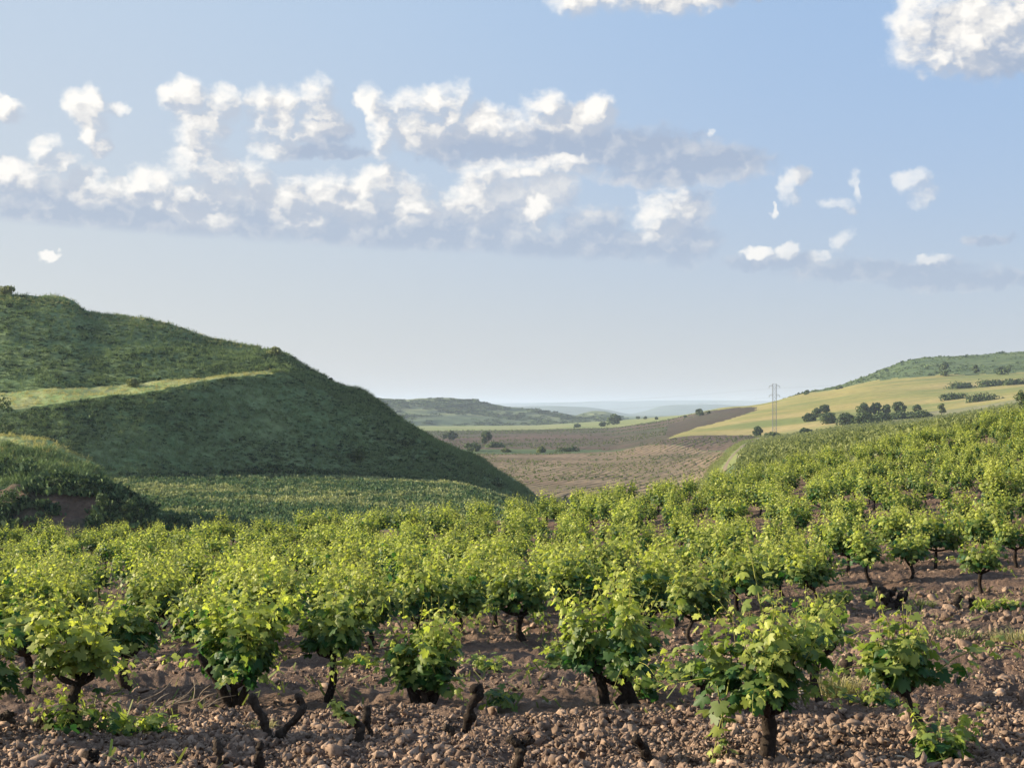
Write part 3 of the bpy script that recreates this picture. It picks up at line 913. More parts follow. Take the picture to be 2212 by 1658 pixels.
def make_vine(seed, H=1.0, W=0.9, dens=1.0, trunk_h=0.32, lean=(0, 0), arms=4, low=0.5, wood_r=0.042, asym=(0, 0), spread=1.0, cane=True, head=None):
    """a free-standing bush vine: short gnarled trunk, arms, upright shoots, lobed leaves"""
    rng = np.random.default_rng(seed)
    pl = Plant()
    th = trunk_h * 1.04
    wood_r = wood_r * .66
    top = np.array([lean[0], lean[1], th])
    mid = top * .5 + np.array([rng.normal() * .035, rng.normal() * .03, 0])
    P = spline([(0, 0, -.12), (rng.normal() * .01, 0, 0.02), mid, top], 9)
    r = np.linspace(wood_r * 1.25, wood_r * .95, 9) * (1 + .10 * rng.normal(size=9)); r[0] *= 1.25; r[1] *= 1.15
    V, F = tube(P, r, 9, .09, rng); pl.wood.add(V, F, 0, rng.uniform(0, .6))
    ends = []
    a0 = rng.uniform(0, 6.28)
    for k in range(arms):
        a = a0 + 6.283 * k / arms + rng.normal() * .3
        R = W * .24 * rng.uniform(.7, 1.25); hh = th + rng.uniform(.06, .20) * (H / 1.0)
        e = np.array([lean[0] + math.cos(a) * R, lean[1] + math.sin(a) * R, hh])
        m = (top + e) / 2 + np.array([math.cos(a) * R * .15, math.sin(a) * R * .15, -.03])
        P = spline([top - np.array([0, 0, .03]), m, e], 7)
        V, F = tube(P, np.linspace(wood_r * .75, wood_r * .55, 7) * (1 + .14 * rng.normal(size=7)), 8, .1, rng)
        pl.wood.add(V, F, 0, rng.uniform(0, .6))
        ends.append((e, a))
    ns = int(round(23 * dens * W / .9))
    axis = np.array([lean[0], lean[1], 0.0])
    for k in range(ns):
        e, a = ends[k % arms]
        aa = a + rng.normal() * .85
        tilt = rng.uniform(.02, 1.0) * .78 * spread
        L = (H - e[2]) * rng.uniform(.52, 1.32) / max(.72, math.cos(tilt * .6))
        d = np.array([math.sin(tilt) * math.cos(aa) + asym[0], math.sin(tilt) * math.sin(aa) + asym[1], math.cos(tilt)])
        p = e * rng.uniform(.75, 1) + top * 0
        p = top + (e - top) * rng.uniform(.45, 1.0)
        grow_shoot(pl, rng, p, d, L, .102, up=.45, droop=rng.uniform(0, .75) * tilt, axis=axis, want_cane=cane)
    # a few long shoots stand out of the bush, small pale leaves at their tips
    for k in range(int(round(9 * dens * W / .9))):
        e, a = ends[k % arms]
        aa = a + rng.normal() * .9; tilt = rng.uniform(0, .5)
        d = np.array([math.sin(tilt) * math.cos(aa), math.sin(tilt) * math.sin(aa), math.cos(tilt)])
        p = top + (e - top) * rng.uniform(.3, 1.0)
        grow_shoot(pl, rng, p, d, (H - e[2]) * rng.uniform(1.02, 1.42), .062, up=.35, droop=rng.uniform(0, .5), axis=axis, want_cane=True, cane_r=.0038, gap=.045, hgt=.9)
    # drooping shoots that hang down around the head
    for k in range(int(round(5 * dens * W / .9))):
        e, a = ends[k % arms]
        aa = a + rng.normal() * .7
        d = np.array([math.cos(aa), math.sin(aa), rng.uniform(-.1, .5)])
        grow_shoot(pl, rng, e, d, rng.uniform(.35, .6) * H, .085, up=-.05, droop=rng.uniform(.6, 1.3), axis=axis, want_cane=cane, gap=.038)
    # low skirt of big shaded leaves hiding the arms
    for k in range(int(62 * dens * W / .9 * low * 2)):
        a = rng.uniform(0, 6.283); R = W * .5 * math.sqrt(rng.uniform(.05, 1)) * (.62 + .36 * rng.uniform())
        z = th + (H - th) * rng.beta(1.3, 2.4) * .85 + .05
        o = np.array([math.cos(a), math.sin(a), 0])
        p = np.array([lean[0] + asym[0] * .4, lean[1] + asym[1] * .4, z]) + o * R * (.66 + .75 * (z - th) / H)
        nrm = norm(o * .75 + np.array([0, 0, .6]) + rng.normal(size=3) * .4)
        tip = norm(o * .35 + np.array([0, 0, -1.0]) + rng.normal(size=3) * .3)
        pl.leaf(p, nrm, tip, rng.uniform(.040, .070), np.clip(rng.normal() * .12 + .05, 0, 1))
    return pl


def place_plant(name, pl, tpl, loc, rz=0.0, foliage_name='foliage'):
    root = empty(name, loc, rz)
    if pl.wood.n:
        pl.wood.build('trunk', M['bark'], root)
    fo = pl.foliage(tpl)
    acc = Acc()
    if fo is not None:
        acc.add(fo[0], fo[1], 0, fo[2])
    if pl.cane.n:
        base = acc.n
        for V, T, in zip(pl.cane.V, pl.cane.T):
            pass
        Vc = np.vstack(pl.cane.V); Tc = np.concatenate(pl.cane.T)
        off = acc.n
        acc.V.append(Vc); acc.T.append(Tc)
        for f in pl.cane.F:
            acc.F.append(f + off); acc.M.append(np.ones(len(f), int))
        acc.n += len(Vc)
    if acc.n:
        acc.build(foliage_name, [M['leaf'], M['cane']], root, smooth=False)
    return root


def orphan_mesh(o):
    return o


# ------------------------------------------------------------------ the front vines, one by one
FRONT = [
    # u, base v, top v, width px, label, options
    (161, 1588, 1296, 190, 'sunlit yellow-green bush vine at lower left with a long hanging shoot', dict(trunk_h=.34, lean=(.03, 0), low=.35, wood_r=.05, young=.3, sh=[(-.20, 0, .78, -1.0, 0, .12, .62, 1.0), (.12, -.05, .3, .9, 0, -.35, .40, .4)])),  # young here paints sunlight into this vine's leaf colour
    (273, 1490, 1288, 150, 'dark green bush vine on a thick black trunk behind the sunlit lower left vine', dict(trunk_h=.30, low=.7, wood_r=.062)),
    (56, 1502, 1275, 230, 'broad dark bush vine on a thin trunk at the left edge behind the sunlit vine', dict(trunk_h=.34, low=.7)),
    (-45, 1600, 1350, 190, 'big-leaved bush vine cut off by the left edge, lowest of all', dict(trunk_h=.25, low=.8)),
    (428, 1440, 1268, 110, 'slim bush vine half hidden behind the vine with a V-shaped trunk', dict(trunk_h=.26)),
    (505, 1524, 1262, 200, 'bush vine on a V-shaped forked trunk, left of centre in the front row', dict(trunk_h=.16, arms=3, low=.6, wood_r=.04, fork=True)),
    (707, 1517, 1272, 178, 'dark leafy bush vine on a slanting trunk between the forked vine and the three-armed vine', dict(trunk_h=.36, lean=(.04, 0), low=.8, wood_r=.05)),
    (916, 1528, 1320, 178, 'bush vine rising from three bare black arms near the middle of the front row', dict(trunk_h=.12, arms=3, low=.9, wood_r=.045, fork=True)),
    (1325, 1528, 1262, 222, 'large round bush vine on two separate trunks right of the middle', dict(trunk_h=.2, arms=4, low=.6, wood_r=.045, twin=True)),
    (1655, 1633, 1292, 215, 'biggest front bush vine, leaves hanging to the ground on its left side', dict(trunk_h=.26, low=.8, wood_r=.07, asym=(-.12, 0), sh=[(-.2, 0, .62, -1, 0, .25, .55, .25), (.2, 0, .6, 1, 0, .3, .5, .2), (-.28, -.05, .55, -.25, -.1, -.9, .6, .3), (-.22, -.1, .62, -.1, -.1, -1.0, .7, .3), (0, 0, .8, -.35, 0, 1, .55, .0)])),
    (1996, 1606, 1337, 170, 'bush vine on a leaning black trunk at lower right, long shoot reaching right', dict(trunk_h=.32, lean=(-.15, 0), low=.8, wood_r=.052, asym=(-.05, 0), sh=[(-.05, 0, .52, 1.0, 0, .22, .78, .25), (-.1, 0, .7, -.3, 0, 1, .35, 0), (-.18, 0, .7, -.45, 0, .9, .42, 0)])),
    (1517, 1535, 1405, 120, 'small vine with an S-curved bare trunk left of the biggest front vine', dict(trunk_h=.30, lean=(0.02, 0), low=.5, wood_r=.04, dens=.5)),
    (1771, 1520, 1290, 120, 'vine behind the biggest front vine with a curved dark trunk', dict(trunk_h=.36, low=.5, wood_r=.045, dens=.7)),
    (1756, 1330, 1180, 130, 'round bush vine with low sprouts on its trunk, behind the biggest front vine', dict(trunk_h=.34, low=.6)),
    (1883, 1266, 1140, 85, 'narrow bush vine on a slanting trunk above the dark gnarled stump', dict(trunk_h=.32, lean=(-.1, 0), low=.4, dens=.7)),
    (1966, 1259, 1144, 105, 'wide-topped bush vine right of the narrow vine with the slanting trunk', dict(trunk_h=.28, low=.4, dens=.8)),
    (2119, 1285, 1165, 125, 'bush vine on a curled trunk near the right edge above the U-shaped stump', dict(trunk_h=.30, low=.4, dens=.8)),
    (2078, 1190, 1105, 85, 'small bush vine standing alone near the right edge', dict(trunk_h=.3, low=.4, dens=.8)),
    (2195, 1225, 1120, 100, 'bush vine cut by the right edge above the bare soil', dict(trunk_h=.3, low=.4, dens=.9)),
    (2165, 1135, 985, 115, 'tall bush vine by the right edge standing above the bare stony gap', dict(trunk_h=.35, low=.5)),
    (1032, 1356, 1215, 110, 'bush vine with a hooked trunk behind the three-armed vine', dict(trunk_h=.3, low=.5)),
    (1070, 1356, 1190, 110, 'bush vine with a straight black trunk second behind the three-armed vine', dict(trunk_h=.32, low=.5)),
    (1133, 1393, 1215, 150, 'leafy bush vine with a black leaning trunk between the front row gaps', dict(trunk_h=.34, lean=(-.03, 0), low=.7, wood_r=.055)),
    (1225, 1330, 1170, 115, 'bush vine with a forked bare trunk behind the large round vine', dict(trunk_h=.3, low=.4, dens=.9)),
    (1400, 1390, 1190, 170, 'tall bush vine just behind the large round vine on two trunks', dict(trunk_h=.3, low=.7)),
    (1500, 1400, 1215, 150, 'leafy bush vine between the large round vine and the biggest front vine', dict(trunk_h=.3, low=.7)),
    (1590, 1330, 1178, 140, 'bush vine in the second row above the biggest front vine', dict(trunk_h=.3, low=.6)),
    (1690, 1290, 1150, 130, 'bush vine left of the round vine that stands behind the biggest front vine', dict(trunk_h=.3, low=.6)),
    (1832, 1238, 1105, 120, 'bush vine filling the gap above the round vine and the narrow vine', dict(trunk_h=.3, low=.6)),
    (1930, 1212, 1095, 105, 'bush vine just above the wide-topped vine on the right', dict(trunk_h=.3, low=.6)),
    (2022, 1228, 1105, 110, 'bush vine between the wide-topped vine and the curled-trunk vine', dict(trunk_h=.3, low=.6)),
    (2130, 1215, 1090, 105, 'bush vine standing behind the curled-trunk vine near the right edge', dict(trunk_h=.3, low=.6)),
    (800, 1420, 1225, 150, 'bush vine standing behind the gap left of the three-armed vine', dict(trunk_h=.3, low=.7)),
    (590, 1420, 1215, 160, 'bush vine right behind the forked front vine', dict(trunk_h=.3, low=.7)),
    (900, 1400, 1215, 150, 'bush vine close behind the three-armed front vine', dict(trunk_h=.3, low=.7)),
    (330, 1400, 1220, 150, 'bush vine filling the gap behind the thick black trunk at left', dict(trunk_h=.3, low=.6)),
    (150, 1420, 1230, 170, 'bush vine straight behind the sunlit vine at lower left', dict(trunk_h=.3, low=.6)),
    (10, 1420, 1225, 170, 'bush vine at the left edge in the second row', dict(trunk_h=.3, low=.6)),
    (700, 1395, 1215, 150, 'bush vine standing behind the slanting trunk in the second row', dict(trunk_h=.3, low=.7)),
]
placed = []
GV_GROUP = 'bush vines of the old vineyard'
for i, (u, vb, vt, wpx, label, op) in enumerate(FRONT):
    d, z = hit_vine(u, vb)
    H = (vb - vt) * d / FOC * 1.03; W = wpx * d / FOC * 1.22
    op = dict(op)
    shoots = op.pop('sh', []); fork = op.pop('fork', False); twin = op.pop('twin', False)
    op['trunk_h'] = min(op['trunk_h'] * 1.12, H * .45)
    dens = op.pop('dens', 1.0); sun_tint = op.pop('young', 0.0)
    pl = make_vine(100 + i, H=H * .97, W=W, dens=dens * 1.12, **op)
    pl.ly = [min(1.0, y + sun_tint) for y in pl.ly]  # sunlight on the vine added to its leaf tint
    rng = np.random.default_rng(900 + i)
    if fork:
        for sx in (-1, 1, .35)[: 3 if vb == 1528 else 2]:
            e = np.array([sx * W * .30, rng.normal() * .05, H * .42])
            V, F = tube(spline([(sx * .02, 0, -.08), (sx * W * .12, 0, H * .16), e], 9), np.linspace(.045, .03, 9) * (1 + .12 * rng.normal(size=9)), 8, .1, rng)
            pl.wood.add(V, F, 0, .2)
    if twin:
        V, F = tube(spline([(W * .22, .05, -.1), (W * .13, .02, .12), (W * .05, 0, H * .42)], 9), np.linspace(.055, .035, 9), 8, .1, rng)
        pl.wood.add(V, F, 0, .2)
        V, F = tube(spline([(-W * .06, -.02, -.1), (-W * .08, 0, .12), (-W * .16, 0, H * .4)], 9), np.linspace(.05, .035, 9), 8, .1, rng)
        pl.wood.add(V, F, 0, .2)
    root = place_plant('grape_vine', pl, LEAF_HI if d < 14.5 else LEAF_MID, (float(ux(u, d)), d, z))
    tag(root, label, 'vine', GV_GROUP)
    for (x, y, zz, dx, dy, dz, L, dr) in shoots:
        sp = Plant()
        grow_shoot(sp, rng, (x * W / .7, y, zz * H), (dx, dy, dz), L * 1.15, .10, up=.1, droop=dr, cane_r=.006, gap=.040)
        fo = sp.foliage(LEAF_HI)
        acc = Acc(); acc.add(fo[0], fo[1], 0, fo[2])
        off = acc.n
        Vc = np.vstack(sp.cane.V); acc.V.append(Vc); acc.T.append(np.concatenate(sp.cane.T))
        for f in sp.cane.F:
            acc.F.append(f + off); acc.M.append(np.ones(len(f), int))
        acc.n += len(Vc)
        acc.build('long_shoot', [M['leaf'], M['cane']], root, smooth=False)
    placed.append((float(ux(u, d)), d))

# ------------------------------------------------------------------ the rows behind: copies of a dozen vines, each turned and scaled
PROTO_MID, PROTO_FAR = [], []
for k in range(9):
    rng = np.random.default_rng(300 + k)
    PROTO_MID.append(place_plant('grape_vine', make_vine(300 + k, H=1.0 * rng.uniform(.9, 1.12), W=rng.uniform(.85, 1.2), dens=rng.uniform(.7, 1.05), lean=(rng.normal() * .05, rng.normal() * .05), trunk_h=.3, arms=rng.integers(3, 5), low=.6), LEAF_MID, (0, 0, -500)))
for k in range(9):
    rng = np.random.default_rng(400 + k)
    PROTO_FAR.append(place_plant('grape_vine', make_vine(400 + k, H=1.0 * rng.uniform(.9, 1.15), W=rng.uniform(.9, 1.2), dens=rng.uniform(.7, .95), trunk_h=.28, arms=3, low=.6, cane=False), LEAF_LO, (0, 0, -500)))
protos = PROTO_MID + PROTO_FAR


def front_limit(u):
    return np.interp(u, [-400, 0, 600, 1000, 1150, 1500, 1700, 1760, 2000, 2120, 2290, 2330], [16.2, 16.2, 16.4, 16.8, 18.4, 19.6, 21.5, 22.5, 26.8, 28.5, 31, 12])


rng = np.random.default_rng(11)
cand = []
ROW = 1.85
rows_y = 14.0 - ROW + ROW * np.arange(60)
for ri, y0 in enumerate(rows_y):
    xs = np.arange(-.40 * y0 - 3.5, .44 * y0 + 5, 1.42 if y0 < 42 else 1.22) + rng.uniform(0, 1.2)
    for x in xs:
        xx = x + rng.normal() * .14; yy = y0 + 0.035 * xx * 2 + rng.normal() * .13
        u = U0 + FOC * xx / yy
        if yy < front_limit(u) or yy > edge_d(u): continue
        right = np.clip((u - 1300) / 900, 0, 1)
        gap = vnoise(np.array([xx / 3.1]), np.array([yy / 3.7]), 91)[0] + .5
        if rng.uniform() < .04 + right * (.10 if yy < 42 else -.02) or gap > .95 - right * (.19 if yy < 44 else .03): continue
        if min((xx - a) ** 2 + (yy - b) ** 2 for a, b in placed) < .75 ** 2: continue
        sc = rng.uniform(.74, 1.14) * (1 - .04 * right) * (1.0 + 0.06 * (yy > 42) * (u > 1250))
        cand.append((yy, xx, u, ri, sc, rng.uniform(0, 6.28), int(rng.integers(0, 9))))
inview = [c for c in cand if -70 < c[2] < 2285]
inview.sort()
singles = inview[:300 - len(FRONT)]
sset = set((c[0], c[1]) for c in singles)
rest = [c for c in cand if (c[0], c[1]) not in sset]
ORD = 'first second third fourth fifth sixth seventh eighth ninth tenth eleventh twelfth thirteenth fourteenth fifteenth sixteenth seventeenth eighteenth nineteenth twentieth'.split()
TENS = {20: 'twenty', 30: 'thirty', 40: 'forty'}


def ordinal(n):
    if n <= 20: return ORD[n - 1]
    t = n // 10 * 10
    return TENS[t] + '-' + ORD[n - t - 1] if n > t else {30: 'thirtieth', 40: 'fortieth'}[t]


rowids = sorted(set(c[3] for c in singles))
byrow = {}
for c in singles:
    byrow.setdefault(c[3], []).append(c)
for rk, r in enumerate(rowids):
    row = sorted(byrow[r], key=lambda c: c[2])
    for q, (yy, xx, u, ri, sc, rz, pi) in enumerate(row):
        pr = (PROTO_MID if yy < 27 else PROTO_FAR)[pi]
        o = copy_tree(pr)
        o.location = (xx, yy, float(GV(xx, yy))); o.rotation_euler = (rng.normal() * .04, rng.normal() * .04, rz)
        o.scale = (sc, sc, sc * rng.uniform(.92, 1.1))
        side = 'left' if q <= len(row) // 2 else 'right'
        num = q + 1 if side == 'left' else len(row) - q
        where = f'{ordinal(num)} from the {side} in' if num > 1 else f'at the {side} end of'
        tag(o, f'leafy bush vine {where} the {ordinal(rk + 1)} row behind the front vines', 'vine', GV_GROUP)

# everything farther back reads as one green mass
acc = Acc(); accw = Acc()
fp = [(c, PROTO_FAR[c[6]]) for c in rest]
LV = []
for k, pr in enumerate(PROTO_FAR):
    sel = [c for c in rest if c[6] == k]
    if not sel: continue
    pos = np.array([(c[1], c[0], float(GV(c[1], c[0]))) for c in sel]); Mx = rotz(np.array([c[5] for c in sel])); S = np.array([c[4] for c in sel])
    for ch in pr.children:
        me = ch.data
        v = np.empty(len(me.vertices) * 3, np.float32); me.vertices.foreach_get('co', v); v = v.reshape(-1, 3)
        tn = np.empty(len(me.vertices), np.float32); me.attributes['tint'].data.foreach_get('value', tn)
        mi = 0 if ch.name.startswith('foliage') else 1
        groups = {}
        for p in me.polygons:
            groups.setdefault(len(p.vertices), []).append(tuple(p.vertices))
        Vi = None
        off = acc.n
        for kk, fl in groups.items():
            V, F = scatter(v, np.array(fl), pos, Mx, S)
            acc.F.append(F + off); acc.M.append(np.full(len(F), mi)); Vi = V
        acc.V.append(Vi); acc.T.append(np.tile(tn, len(sel))); acc.n += len(Vi)
far_mass = acc.build('far_vines', [M['leaf'], M['bark']], smooth=False)
tag(far_mass, 'dense green mass of bush vines at the far edge of the vineyard', 'vines', kind='stuff')
for pr in protos:
    for ch in list(pr.children):
        bpy.data.objects.remove(ch)
    bpy.data.objects.remove(pr)


# ------------------------------------------------------------------ bare stumps of dead and pruned vines
def at_vine(u, v, d):
    return np.array([float(ux(u, d)), d, float(vz(v, d))])


STUMPS = [
    ([[(591, 1612), (582, 1590), (566, 1555), (548, 1500)], [(588, 1606), (612, 1575), (640, 1548), (653, 1522), (647, 1500)]], 1606, [(13, 8), (11, 7)],
     'bare V-shaped dead vine stump with a curled right arm on the soil', False),
    ([[(475, 1668), (473, 1630), (468, 1594)], [(475, 1655), (486, 1645), (494, 1643)]], 1662, [(13, 6), (8, 5)], 'thin bare stump at the bottom edge left of the V-shaped stump', False),
    ([[(557, 1668), (559, 1635), (560, 1600)]], 1664, [(11, 8)], 'straight bare stump at the bottom edge just below the V-shaped stump', False),
    ([[(192, 1668), (189, 1645), (198, 1632)]], 1660, [(24, 18)], 'thick black stump cut by the bottom edge at lower left', False),
    ([[(770, 1618), (778, 1585), (770, 1560), (746, 1545), (728, 1520)]], 1610, [(11, 6)], 'bent dark stump with pale green leaf sprigs on its left arm', [(728, 1520), (738, 1540), (755, 1548)]),
    ([[(803, 1610), (797, 1565), (788, 1525)]], 1603, [(12, 9)], 'upright bare stump beside the bent stump with leaf sprigs', False),
    ([[(1005, 1608), (1014, 1565), (1022, 1520), (1031, 1500), (1022, 1478)], [(1008, 1600), (978, 1585), (958, 1570)]], 1602, [(17, 12), (11, 8)],
     'thick knobbly stump with green sprouts at its foot, lower middle', [(972, 1604), (985, 1608), (1012, 1604)]),
    ([[(1113, 1672), (1119, 1635), (1125, 1604)], [(1122, 1612), (1108, 1598), (1098, 1594)], [(1124, 1610), (1136, 1598), (1148, 1595)]], 1664, [(14, 13), (12, 9), (13, 10)],
     'T-shaped thick-headed stump at the bottom edge, middle', False),
    ([[(1412, 1655), (1392, 1622), (1374, 1590)]], 1640, [(16, 9)], 'leaning dark stump on the clods left of the biggest front vine', False),
    ([[(2204, 1672), (2188, 1645), (2176, 1624)]], 1658, [(16, 9)], 'dark stump in the bottom right corner', False),
    ([[(14, 1590), (12, 1565), (20, 1545)]], 1582, [(20, 13)], 'dark stump at the left edge beside the sunlit vine', False),
    ([[(1836, 1490), (1829, 1455), (1835, 1420)]], 1480, [(14, 12)], 'thick bare stump between the two lower right vines', False),
    ([[(1930, 1325), (1916, 1295), (1900, 1266)], [(1930, 1320), (1946, 1292), (1957, 1280)], [(1928, 1318), (1926, 1285), (1934, 1268)]], 1316, [(16, 9), (13, 8), (10, 6)],
     'dark gnarled many-armed stump amid low green sprouts on the right', False),
    ([[(2085, 1322), (2068, 1305), (2072, 1286)], [(2086, 1320), (2101, 1306), (2099, 1292)]], 1314, [(8, 6), (8, 5)], 'small U-shaped stump near the right edge', False),
]


def sprig_acc(points, d, rng, n=9, size=.05):
    pl = Plant()
    for (u, v) in points:
        p = at_vine(u, v, d - .03)
        for k in range(n):
            o = unit_rand(rng, 1)[0]; o[2] = abs(o[2])
            pl.leaf(p + o * .035 * rng.uniform(.3, 1.4), norm(o + np.array([0, -.2, .5])), norm(o + np.array([0, 0, -.3])), size * rng.uniform(.5, 1.1), rng.uniform(.3, .9))
    return pl


for i, (polys, vb, rads, label, sprig) in enumerate(STUMPS):
    rng = np.random.default_rng(700 + i)
    d, z = hit_vine(polys[0][0][0], vb)
    acc = Acc()
    for poly, (r0, r1) in zip(polys, rads):
        pts = np.array([at_vine(u, v, d + rng.normal() * .02) for u, v in poly])
        if poly is polys[0]:
            pts[0, 2] = min(pts[0, 2], z - .08)
        P = spline(pts, 26)
        r = np.linspace(r0, r1, 26) * .86 * d / FOC
        P = P + np.stack([fbm(np.arange(26) / 26, np.full(26, 9.0 + i), .22, 2, .6, 60 + k_) for k_ in range(3)], -1) * r[:, None] * 1.0
        r = r * (1 + .9 * fbm(np.arange(26) / 26, np.full(26, 3.0 + i), .16, 3, .6, 77))
        V, F = tube(P, r, 11, .11, rng)
        acc.add(V, F, 0, np.clip(rng.uniform(.1, .7) + rng.normal(size=len(V)) * .2, 0, 1))
        for k in range(5):
            j = rng.integers(6, 25); q = P[j] + unit_rand(rng, 1)[0] * r[j] * .9
            V, F = tube(np.array([P[j], q, q + (q - P[j]) * .3]), [r[j] * .6, r[j] * .5, r[j] * .2], 6, .1, rng)
            acc.add(V, F, 0, rng.uniform(.2, .9))
    o = acc.build('vine_stump', M['old_wood'])
    tag(o, label, 'stump', 'bare vine stumps')
    if sprig:
        pl = sprig_acc(sprig, d, rng)
        fo = pl.foliage(LEAF_HI); a = Acc(); a.add(fo[0], fo[1], 0, fo[2])
        a.build('sprig', M['leaf'], o, smooth=False)

# ------------------------------------------------------------------ low sprouts, weeds, dry grass, twigs, stones
SPROUTS = [(1035, 1452, 75, .16, 'low green vine sprouts on the soil right of the three-armed vine'), (775, 1452, 70, .16, 'low dark sprouts between the slanting trunk and the three-armed vine'),
           (310, 1582, 120, .13, 'trailing green shoot on the soil right of the sunlit vine'), (2155, 1322, 120, .20, 'spreading sprouts right of the small U-shaped stump'),
           (1468, 1462, 80, .10, 'low yellow-green sprout left of the S-curved trunk'), (1868, 1528, 85, .16, 'dark green sprouts under the left side of the leaning-trunk vine'),
           (1835, 1302, 95, .20, 'pale sprouts left of the gnarled many-armed stump'), (2024, 1652, 80, .40, 'leafy sprout at the foot of the leaning black trunk'),
           (140, 1585, 95, .34, 'leafy suckers at the foot of the sunlit lower left vine'), (1078, 1522, 36, .08, 'tiny green weed below the middle of the front row'),
           (1240, 1435, 85, .26, 'loose leafy shoots left of the large round vine'), (1385, 1500, 50, .22, 'small sprout at the foot of the right trunk of the large round vine'),
           (1770, 1330, 60, .28, 'sprouts around the trunk of the round vine above the biggest one')]
for i, (u, v, wpx, h, label) in enumerate(SPROUTS):
    rng = np.random.default_rng(1300 + i)
    d, z = hit_vine(u, v)
    W = wpx * d / FOC
    pl = Plant()
    for k in range(int(8 + 26 * W)):
        p = np.array([rng.uniform(-.5, .5) * W, rng.normal() * .08, .0])
        p[2] = float(GV(ux(u, d) + p[0], d + p[1])) - z + .01
        a = rng.uniform(0, 6.28)
        grow_shoot(pl, rng, p, (math.cos(a) * .8, math.sin(a) * .6, .5 + h), .12 + h * rng.uniform(.4, .9), .085, up=.15 + h, droop=.5 if h < .3 else .1, cane_r=.003, axis=np.array([p[0], p[1], 0]))
    root = place_plant('vine_sprout', pl, LEAF_HI, (float(ux(u, d)), d, z))
    tag(root, label, 'sprout', 'low vine sprouts')

BLADE = (np.array([(-.5, 0, 0), (.5, 0, 0), (.28, .25, .6), (-.28, .25, .6), (0, .75, 1.0)]), None)


def grass_tuft(rng, n, R, h, spread=.7, w=.006):
    acc = Acc()
    for k in range(n):
        a = rng.uniform(0, 6.283); r = R * math.sqrt(rng.uniform()) * .5
        b = np.array([math.cos(a) * r, math.sin(a) * r, -.01]); aa = a + rng.normal() * .6
        L = h * rng.uniform(.5, 1.15); sp = rng.uniform(.1, spread) * L
        dr = np.array([math.cos(aa), math.sin(aa), 0]); s = np.array([-math.sin(aa), math.cos(aa), 0]) * w * rng.uniform(.6, 1.3)
        m = b + dr * sp * .4 + np.array([0, 0, L * .65]); t = b + dr * sp * 1.3 + np.array([0, 0, L * (1 - .5 * rng.uniform() * spread)])
        V = np.array([b - s, b + s, m + s * .7, m - s * .7, t])
        acc.add(V, np.array([(0, 1, 2, 3)]), 0, rng.uniform()); acc.F.append(np.array([(3, 2, 4)]) + acc.n - 5); acc.M.append(np.zeros(1, int))
    return acc


DRY = [(1810, 1500, 95, .22, 'dry straw-coloured grass tuft between the two lower right vines', 'straw'), (2190, 1392, 80, .22, 'reddish dry grass tuft at the right edge', 'straw'),
       (560, 1572, 70, .07, 'flattened dry grass left of the V-shaped stump', 'straw'), (1230, 1430, 60, .07, 'dry grass lying behind the large round vine', 'straw'),
       (2070, 1385, 95, .16, 'green grass tuft on the stony soil near the right edge', 'tuft2'), (1990, 1310, 60, .12, 'sparse green grass right of the gnarled stump', 'tuft2')]
M['tuft2'] = leaf_mat('soil_grass', (.085, .13, .045), (.24, .26, .10), trans=.25, rough=.7, spec=.1)
for i, (u, v, wpx, h, label, mt) in enumerate(DRY):
    rng = np.random.default_rng(1500 + i)
    d, z = hit_vine(u, v)
    W = wpx * d / FOC
    o = grass_tuft(rng, int(120 + 260 * W), W, h, 1.1).build('grass_tuft', M[mt], smooth=False, loc=(float(ux(u, d)), d, z))
    tag(o, label, 'grass tuft', 'grass tufts on the vineyard soil')

rng = np.random.default_rng(77)
d, z = hit_vine(375, 1525)
acc = Acc()
for k in range(16):
    a = rng.normal() * .35 + .45; L = rng.uniform(.15, .5)
    p = np.array([rng.normal() * .12, rng.normal() * .15, .03])
    q = p + np.array([math.cos(a) * L * .8, math.sin(a) * L * .7, .04 + rng.uniform(0, .14)])
    V, F = tube(spline([p, (p + q) / 2 + rng.normal(size=3) * .03, q], 6), np.linspace(.006, .003, 6), 5)
    acc.add(V, F, 0, rng.uniform(.3, 1))
M['twig'] = tint_mat('dead_wood', (.20, .15, .11), (.36, .29, .22), vary=.3)
tag(acc.build('dead_twigs', M['twig'], loc=(float(ux(375, d)), d, z)), 'bundle of pale dead twigs lying on the soil left of the forked vine', 'twigs')


def lump(rng, n=1, flat=.7, irr=.24):
    """irregular stone or clod: a ball cut by random planes, then roughened"""
    import bmesh
    me = bpy.data.meshes.new('tmp')
    bm = bmesh.new(); bmesh.ops.create_icosphere(bm, subdivisions=n, radius=1.0); bm.to_mesh(me); bm.free()
    V = np.empty(len(me.vertices) * 3, np.float32); me.vertices.foreach_get('co', V); V = V.reshape(-1, 3).astype(float)
    F = np.array([tuple(p.vertices) for p in me.polygons])
    bpy.data.meshes.remove(me)
    for k in range(7):
        ax = unit_rand(rng, 1)[0]; h = rng.uniform(.18, .7)
        over = np.maximum(V @ ax - h, 0)
        V = V - over[:, None] * ax * .92
    V = V * np.array([1, rng.uniform(.5, .95), rng.uniform(.6, 1.0)]) + irr * .30 * rng.normal(size=V.shape)
    V = V / np.abs(V).max()
    V[:, 2] *= flat
    return V, F


